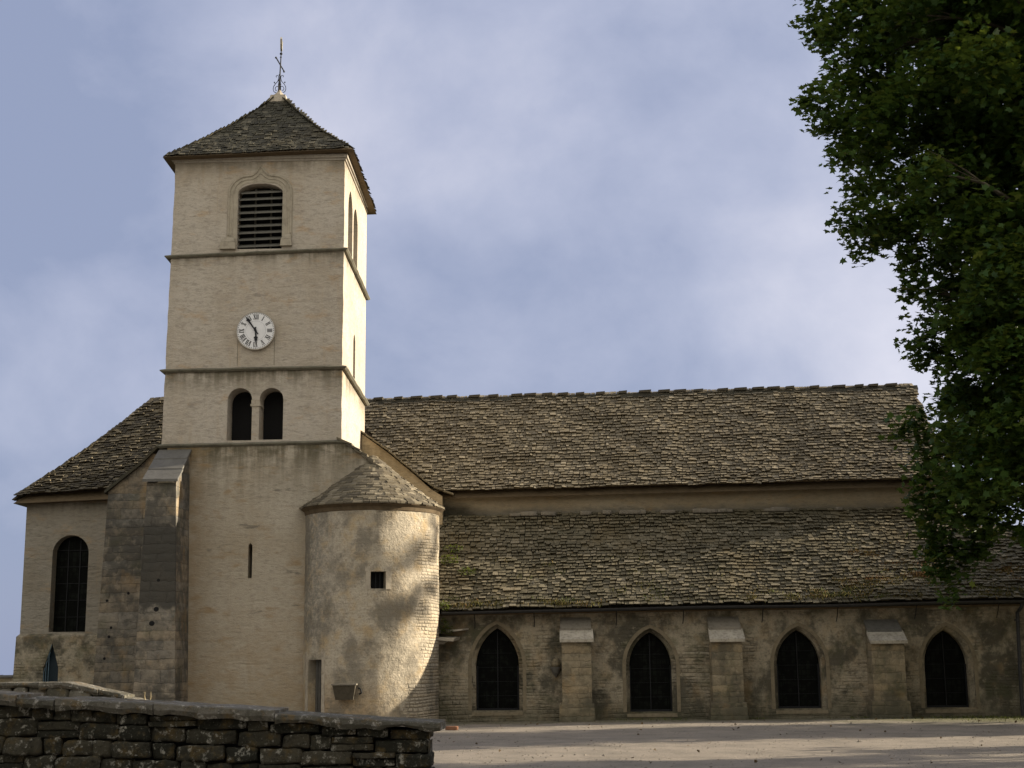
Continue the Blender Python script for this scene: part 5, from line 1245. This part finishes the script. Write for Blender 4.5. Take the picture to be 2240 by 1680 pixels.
def tree(name, label, base, lobes, rng, dens, leaf, trunk_r, top, group=None, inner=0.5, nlimb=26):
    c = thing(name, label, 'tree', base, group)
    bx, by, bz = base
    mb = MB(); mb.tube([(bx, by, bz-0.2), (bx+0.02, by, bz+0.5), (bx-0.1, by+0.05, bz+3), (bx+0.1, by, bz+7), (bx, by+0.1, bz+top*0.6), (bx, by, bz+top*0.85)], [trunk_r*1.35, trunk_r, trunk_r*0.85, trunk_r*0.62, trunk_r*0.35, 0.06], 14)
    mb.build('trunk', M['bark'], c, base)
    rnd = random.Random(len(lobes)); mb = MB()
    pick = rnd.sample(lobes, min(nlimb, len(lobes)))
    for (x, y, z, r) in pick:
        d = math.hypot(x-bx, y-by); zs_ = max(bz+2.2, min(bz+top*0.75, z-d*rnd.uniform(0.15, 0.55)))
        p0 = Vector((bx, by, zs_)); p3 = Vector((x, y, z)); pts = []
        for i in range(9):
            f = i/8; p = p0.lerp(p3, f); p.z += math.sin(math.pi*f)*d*0.12; p += Vector((nz(f*3, x, 1), nz(f*3, y, 2), nz(f*3, z, 3)))*0.22*math.sin(math.pi*f); pts.append(p)
        ra = trunk_r*rnd.uniform(0.16, 0.28); mb.tube(pts, [ra*(1-f/8)+0.012 for f in range(9)], 7)
        for _ in range(4):               # twigs inside the lobe
            q = p3+Vector((rnd.uniform(-1, 1), rnd.uniform(-1, 1), rnd.uniform(-0.8, 0.8)))*r*0.9; s_ = pts[6]
            mb.tube([s_, s_.lerp(q, 0.5)+Vector((0, 0, 0.06)), q], [0.02, 0.013, 0.006], 5)
    mb.build('limb', M['bark'], c, base)
    P, T = [], []
    for (x, y, z, r) in lobes:
        ns = max(3, int(dens*(r/0.6)**2)); per = 13
        d = rng.normal(size=(ns, 3)); d /= np.linalg.norm(d, axis=1, keepdims=True)
        rad = r*rng.uniform(0.25, 1.0, ns)**0.55*np.where(rng.uniform(size=ns) < 0.2, 1.28, 1.0)
        cen = np.array((x, y, z))+d*rad[:, None]*np.array((1.0, 1.0, 0.82))
        lv = cen[:, None, :]+rng.normal(size=(ns, per, 3))*np.array((0.13, 0.13, 0.12))*(leaf/0.17)
        tone = rng.normal(0.40, 0.16)
        tn = np.clip(tone+rng.normal(0, 0.10, ns)[:, None]+rng.normal(0, 0.17, (ns, per)), 0, 0.87)
        tn = np.where(rng.uniform(size=tn.shape) < 0.035, 0.95, tn)
        P.append(lv.reshape(-1, 3)); T.append(tn.ravel())
    P = np.concatenate(P); T = np.concatenate(T); S = rng.uniform(0.75, 1.2, len(P))*leaf
    leaves('crown', P, S, T, M['leaf'], c, base, rng)
    return c
rng = np.random.default_rng(4)
tree('plane_tree', 'tall dark green plane tree overhanging the right end of the church', (24.2, -5.0, 0.0), LOBES, rng, 31, 0.19, 0.5, 20.0, nlimb=40)

def row_trees():
    # more of the avenue stands out of the picture to the right: its shade lies over the forecourt
    g = np.random.default_rng(12); rnd = random.Random(41)
    names = ['plane tree of the avenue facing the middle of the forecourt', 'avenue plane tree standing second from the church', 'avenue plane tree standing third from the church', 'slim avenue plane tree close to the aisle end', 'tall bare stemmed plane tree beyond the aisle end']
    spots = [(35.0, -12.3, 3.5, 1.6, 10.5), (36.0, -18.6, 3.8, 1.6, 11.0), (37.0, -25.5, 3.8, 1.8, 11.0), (35.5, -2.0, 2.2, 1.8, 8.5)]
    for i, (x, y, r, z0, z1) in enumerate(spots):
        lob = []
        for _ in range(38):
            a = rnd.uniform(0, 6.28); q = r*math.sqrt(rnd.random()); z = rnd.uniform(z0+0.8, z1); k = 1-0.45*abs((z-z0)/(z1-z0)-0.45)
            lob.append((x+q*k*math.cos(a), y+q*k*math.sin(a), z, rnd.uniform(0.8, 1.25)))
        tree('plane_tree', names[i], (x, y, 0.0), lob, g, 9, 0.30, 0.32, z1, 'avenue of plane trees', nlimb=14)
    lob = [(41, 6.9, 15.4, 0.45), (41.2, 6.3, 15.1, 0.42), (41.1, 5.7, 14.9, 0.40), (41, 6.7, 14.1, 0.40), (41.5, 6.1, 13.8, 0.5), (41, 5.6, 13.6, 0.5), (41.2, 5.2, 13.3, 0.4), (41, 4.4, 14.2, 0.45), (40.6, 4.2, 13.0, 0.5),  # crown lobes placed so their shadows fall on the turret and aisle roof
           (41, 4.5, 17.6, 1.0), (41.5, 5.6, 18.0, 0.9), (40.2, 5.2, 18.8, 1.0), (41.2, 6.0, 18.9, 0.7), (41, 3.4, 16.5, 0.9), (40, 2.6, 15.2, 0.8), (41.4, 2.4, 13.9, 0.9),
           (41, 4.6, 9.3, 0.8), (41.5, 5.4, 9.9, 0.8), (40.6, 6.2, 9.5, 0.8), (41, 7.0, 10.3, 0.8), (41.3, 7.9, 10.6, 0.7), (40.8, 5.8, 8.6, 0.8), (41, 6.9, 8.9, 0.7), (41, 8.4, 11.0, 0.6), (41.2, 4.4, 10.4, 0.5)]
    tree('plane_tree', names[4], (41.0, 4.6, 0.0), lob, g, 11, 0.24, 0.22, 19.0, 'avenue of plane trees', nlimb=12)
    # big trees added unseen behind the viewer, to keep the low sky off the walls
    kinds = ['broad plane tree across the square opposite the choir', 'broad plane tree across the square opposite the tower', 'broad plane tree across the square opposite the stair turret', 'broad plane tree across the square opposite the aisle', 'broad plane tree across the square at its far corner', 'broad plane tree by the street leading off the square']
    for i, (x, y) in enumerate([(-22, -50), (-8, -54), (7, -55), (21, -53), (34, -49), (-34, -40)]):
        lob = []
        for _ in range(34):
            a = rnd.uniform(0, 6.28); q = 7.0*math.sqrt(rnd.random()); z = rnd.uniform(3.5, 17.5); k = 1-0.5*abs((z-3.5)/14-0.4)
            lob.append((x+q*k*math.cos(a), y+q*k*math.sin(a), z, rnd.uniform(1.7, 2.5)))
        tree('plane_tree', kinds[i], (x, y, 0.0), lob, g, 3.2, 0.60, 0.45, 17.0, 'plane trees across the square', nlimb=12)
row_trees()


M['leafdark'] = leaf_mat('dark_shrub_leaf', (0.020, 0.034, 0.012), (0.045, 0.062, 0.02), (0.10, 0.07, 0.03), 0.2)
M['leafgreen'] = leaf_mat('fresh_weed_leaf', (0.045, 0.075, 0.015), (0.10, 0.12, 0.025), (0.20, 0.10, 0.03), 0.3)
small_things()

LEAFLET = np.array([(0, -0.5), (0.22, -0.1), (0.16, 0.25), (0, 0.5), (-0.16, 0.25), (-0.22, -0.1)])
def clump(name, label, cat, blobs, n, size, mat, base, seed):
    g = np.random.default_rng(seed); c = thing(name, label, cat, base); P = []
    for (x, y, z, rx, ry, rz), k in blobs:
        d = g.normal(size=(k, 3)); d /= np.linalg.norm(d, axis=1, keepdims=True); d *= g.uniform(0.3, 1, (k, 1))**0.5
        P.append(np.array((x, y, z))+d*np.array((rx, ry, rz)))
    P = np.concatenate(P); leaves('foliage', P, g.uniform(0.7, 1.3, len(P))*size, g.uniform(0, 0.95, len(P)), mat, c, base, g, 0.2, LEAFLET)
    mb = MB(); rnd = random.Random(seed)
    for (x, y, z, rx, ry, rz), k in blobs:
        for _ in range(6): mb.tube([(x+rnd.uniform(-.3, .3)*rx, y, z-rz), (x+rnd.uniform(-.8, .8)*rx, y+rnd.uniform(-.8, .8)*ry, z+rnd.uniform(-.2, .9)*rz)], [0.01, 0.004], 5)
    mb.build('stem', M['bark'], c, base)
clump('wall_plant', 'green and rusty weeds sprouting where turret meets the aisle eave', 'plant', [((7.5, 0.55, 2.52, 0.16, 0.16, 0.22), 150), ((7.62, 0.55, 2.40, 0.2, 0.15, 0.12), 90), ((7.5, 0.6, 3.05, 0.2, 0.25, 0.15), 160)], 0, 0.075, M['leafgreen'], (7.5, 0.6, 2.3), 4)
clump('roof_weed', 'leafy green weed growing on the lower roof close to the turret', 'plant', [((7.55, 2.3, 4.42, 0.3, 0.2, 0.16), 150), ((8.05, 1.85, 4.05, 0.26, 0.2, 0.13), 130), ((7.6, 2.75, 4.75, 0.3, 0.2, 0.12), 90)], 0, 0.085, M['leafgreen'], (7.7, 2.2, 4.2), 5)

def stuff_blades(name, pts, hgt, wid, mat, g, lean=0.5):
    """loose blades of grass or moss; pts (n,3)"""
    n = len(pts); a = g.uniform(0, 2*np.pi, n); h = hgt*g.uniform(0.4, 1.2, n); la = g.uniform(0, 2*np.pi, n); ll = h*lean*g.uniform(0.2, 1.2, n)
    w = wid*g.uniform(0.6, 1.3, n)
    dx, dy = np.cos(a)*w, np.sin(a)*w
    b0 = pts+np.stack([-dx, -dy, 0*w], 1); b1 = pts+np.stack([dx, dy, 0*w], 1)
    m1 = pts+np.stack([dx*0.7+np.cos(la)*ll*0.4, dy*0.7+np.sin(la)*ll*0.4, h*0.6], 1); m0 = pts+np.stack([-dx*0.7+np.cos(la)*ll*0.4, -dy*0.7+np.sin(la)*ll*0.4, h*0.6], 1)
    tp = pts+np.stack([np.cos(la)*ll, np.sin(la)*ll, h], 1)
    P = np.stack([b0, b1, m1, tp, m0], 1).reshape(-1, 3).astype(np.float32)
    me = bpy.data.meshes.new(name); me.vertices.add(n*5); me.loops.add(n*5); me.polygons.add(n)
    me.vertices.foreach_set('co', P.ravel()); me.loops.foreach_set('vertex_index', np.arange(n*5, dtype=np.int32)); me.polygons.foreach_set('loop_start', np.arange(0, n*5, 5, dtype=np.int32))
    me.materials.append(mat); me.update(calc_edges=True)
    at = me.attributes.new('tint', 'FLOAT', 'FACE')
    return me, at, n
def moss():
    g = np.random.default_rng(8); P, T = [], []
    def tuft(u, f, k, tone, s=1.0):
        f2 = f; z = 2.93+(u-7.5)*0.0095*(1-f)+(5.80-2.93)*f+0.055-0.05*math.sin(math.pi*f); y = 0.62+3.88*f
        q = g.normal(size=(k, 3))*np.array((0.14, 0.05, 0.0))*s; q[:, 2] = q[:, 1]*0.74
        P.append(np.array((u, y, z))+q); T.append(np.clip(tone+g.normal(0, 0.12, k), 0, 1))
    for _ in range(30):
        u = g.uniform(7.5, 11.8); tuft(u, abs(g.normal(0, 0.06))*max(0.25, (12.4-u)/4), 22, g.choice([0.2, 0.4, 0.6]), 0.8)
    for _ in range(14): tuft(g.uniform(12, 15.5), abs(g.normal(0, 0.1)), 16, 0.3)
    for _ in range(55): u = g.uniform(15.5, 24.5); tuft(u, abs(g.normal(0.02, 0.09)), 34, g.choice([0.5, 0.6, 0.7, 0.3]))
    for _ in range(45): tuft(g.uniform(18.5, 24.5), g.uniform(0.1, 0.62), 34, g.choice([0.55, 0.75, 0.85, 0.4]))
    for u0, f0 in ((18.9, 0.19), (19.4, 0.2), (20.5, 0.24), (21.2, 0.3), (19.0, 0.5), (21.5, 0.45), (22.6, 0.28), (23.2, 0.3), (22.4, 0.5)):
        for _ in range(7): tuft(u0+g.normal(0, 0.3), f0+g.normal(0, 0.012), 45, g.choice([0.8, 0.9, 0.6]))
    for _ in range(40): tuft(g.uniform(9, 22), g.uniform(0.05, 0.7), 14, g.uniform(0.1, 0.7))
    P = np.concatenate(P); T = np.concatenate(T)
    t = NT('roof_moss'); a = t.attr('tint')
    c = t.mix(t.ss(a, 0.1, 0.45), (0.055, 0.075, 0.02), (0.13, 0.115, 0.04)); c = t.mix(t.ss(a, 0.5, 0.75), c, (0.20, 0.145, 0.06)); c = t.mix(t.ss(a, 0.78, 0.95), c, (0.20, 0.095, 0.045)); t.done(c)
    me, at, n = stuff_blades('moss_tufts', P, 0.10, 0.012, t.m, g, 0.9); at.data.foreach_set('value', T.astype(np.float32))
    o = bpy.data.objects.new('moss_tufts', me); col.objects.link(o); struct(o, 'stuff'); tag(o, 'tufts of green and rust coloured moss scattered over the lower roof', 'moss')
    # grass under the tree and weeds along the wall foot
    k = 5200; q = np.stack([g.uniform(17.5, 27, k), g.uniform(-5.0, 0.6, k), np.zeros(k)], 1)
    keep = (q[:, 0]-17+g.normal(0, 1.6, k) > 4.2-(q[:, 1]+1)*1.4) ; q = q[keep]
    k2 = 900; q2 = np.stack([g.uniform(7.3, 24, k2), 0.85-np.abs(g.normal(0, 0.22, k2)), np.zeros(k2)], 1)
    q2 = q2[np.sin(q2[:, 0]*2.1)+np.sin(q2[:, 0]*0.9+2) > 0.1]
    q = np.concatenate([q, q2]); 
    t = NT('short_grass'); a = t.attr('tint'); t.done(t.mix(a, (0.045, 0.065, 0.018), (0.13, 0.14, 0.035)))
    me, at, n = stuff_blades('grass', q, 0.07, 0.008, t.m, g, 0.7); at.data.foreach_set('value', g.uniform(0, 1, n).astype(np.float32))
    o = bpy.data.objects.new('grass', me); col.objects.link(o); struct(o, 'stuff'); tag(o, 'thin short grass under the plane tree and along the wall foot', 'grass')
    # fallen leaves
    k = 330; q = np.stack([g.uniform(7, 27, k), g.uniform(-20, 0.3, k), np.full(k, 0.03)], 1)
    q[:, 2] = [0.05*nz(a*0.18, b*0.22)+0.02*nz(a*0.6, b*0.7, 4)+0.03 for a, b, _ in q]
    keep = (q[:, 1] > -22); q = q[keep]
    t = NT('dry_leaf'); a = t.attr('tint'); t.done(t.mix(a, (0.05, 0.035, 0.02), (0.13, 0.085, 0.04)))
    o = leaves('fallen_leaves', q, g.uniform(0.03, 0.085, len(q)), g.uniform(0, 1, len(q)), t.m, None, (0, 0, 0), g, 0.0); struct(o, 'stuff'); tag(o, 'dry brown leaves lying scattered on the gravel', 'leaves')
moss()

def pebbles():
    g = np.random.default_rng(19); k = 5000
    y = -21+21.6*g.uniform(0, 1, k)**1.0; x = g.uniform(6.5, 27, k)
    s = g.uniform(0.008, 0.024, k)*np.where(g.uniform(size=k) < 0.02, 2.0, 1.0)
    z = np.array([0.05*nz(a*0.18, b*0.22)+0.02*nz(a*0.6, b*0.7, 4) for a, b in zip(x, y)])
    oc = np.array([(1, 0, 0), (0, 1, 0), (-1, 0, 0), (0, -1, 0), (0, 0, 0.8)])
    a = g.uniform(0, 6.28, k); ca, sa = np.cos(a), np.sin(a); q = g.uniform(0.6, 1.3, (k, 5, 3))*oc
    P = np.stack([x[:, None]+s[:, None]*(q[..., 0]*ca[:, None]-q[..., 1]*sa[:, None]), y[:, None]+s[:, None]*(q[..., 0]*sa[:, None]+q[..., 1]*ca[:, None]), z[:, None]+s[:, None]*q[..., 2]-0.002], 2)
    P = P.reshape(-1, 3); fs = [(5*i+a_, 5*i+(a_+1) % 4, 5*i+4) for i in range(k) for a_ in range(4)]
    me = bpy.data.meshes.new('pebbles'); me.from_pydata(P.tolist(), [], fs)
    t = NT('pebble'); n = t.noise(1.9, 2.0, 0.6, t.mapv(t.pos, (9, 9, 9))); me.materials.append(t.done(t.mix(t.ss(n, 0.35, 0.65), (0.11, 0.095, 0.075), (0.30, 0.265, 0.22))))
    o = bpy.data.objects.new('pebbles', me); col.objects.link(o); struct(o, 'stuff'); tag(o, 'loose pale and dark pebbles strewn over the forecourt', 'pebbles')
pebbles()

def odds():
    B = (8.0, -3.6, 0.0)
    mb = MB(); stone(mb, 7.86, 8.16, -3.75, -3.55, 0.0, 0.085, 77, 4, rough=0.06)
    o = mb.build('loose_brick', plain('red_brown_brick', (0.20, 0.10, 0.06), 0.9, 0.4, 20, 0.01), None, B, smooth=True); tag(o, 'loose reddish brick lying on the gravel past the wall end', 'brick')
    B = (5.04, -24.75, 0)
    c = thing('stone_post', 'squat pale post in front of the stone wall at the frame corner', 'post', B)
    mb = MB(); stone(mb, 4.88, 5.17, -24.9, -24.62, -0.05, 0.66, 78, 6, rough=0.05); mb.build('shaft', M['greystone'], c, B, smooth=True)
    mb = MB(); stone(mb, 4.93, 5.11, -24.84, -24.7, 0.64, 0.72, 79, 5, rough=0.08); mb.build('top', M['cap'], c, B, smooth=True)
    B = (4.5, -17.6, 1.0)
    c = thing('dry_stems', 'few straw coloured dry stems on the end of the rubble wall', 'plant', B)
    mb = MB(); rnd = random.Random(2)
    for k in range(3): x = 4.40+0.05*k; mb.tube([(x, -16.9, 1.06), (x+rnd.uniform(-.02, .03), -16.92, 1.14), (x+rnd.uniform(-.03, .05), -16.95, 1.22)], [0.007, 0.006, 0.003], 5)
    mb.build('stem', plain('straw', (0.40, 0.33, 0.20), 0.8, 0.2), c, B)
odds()
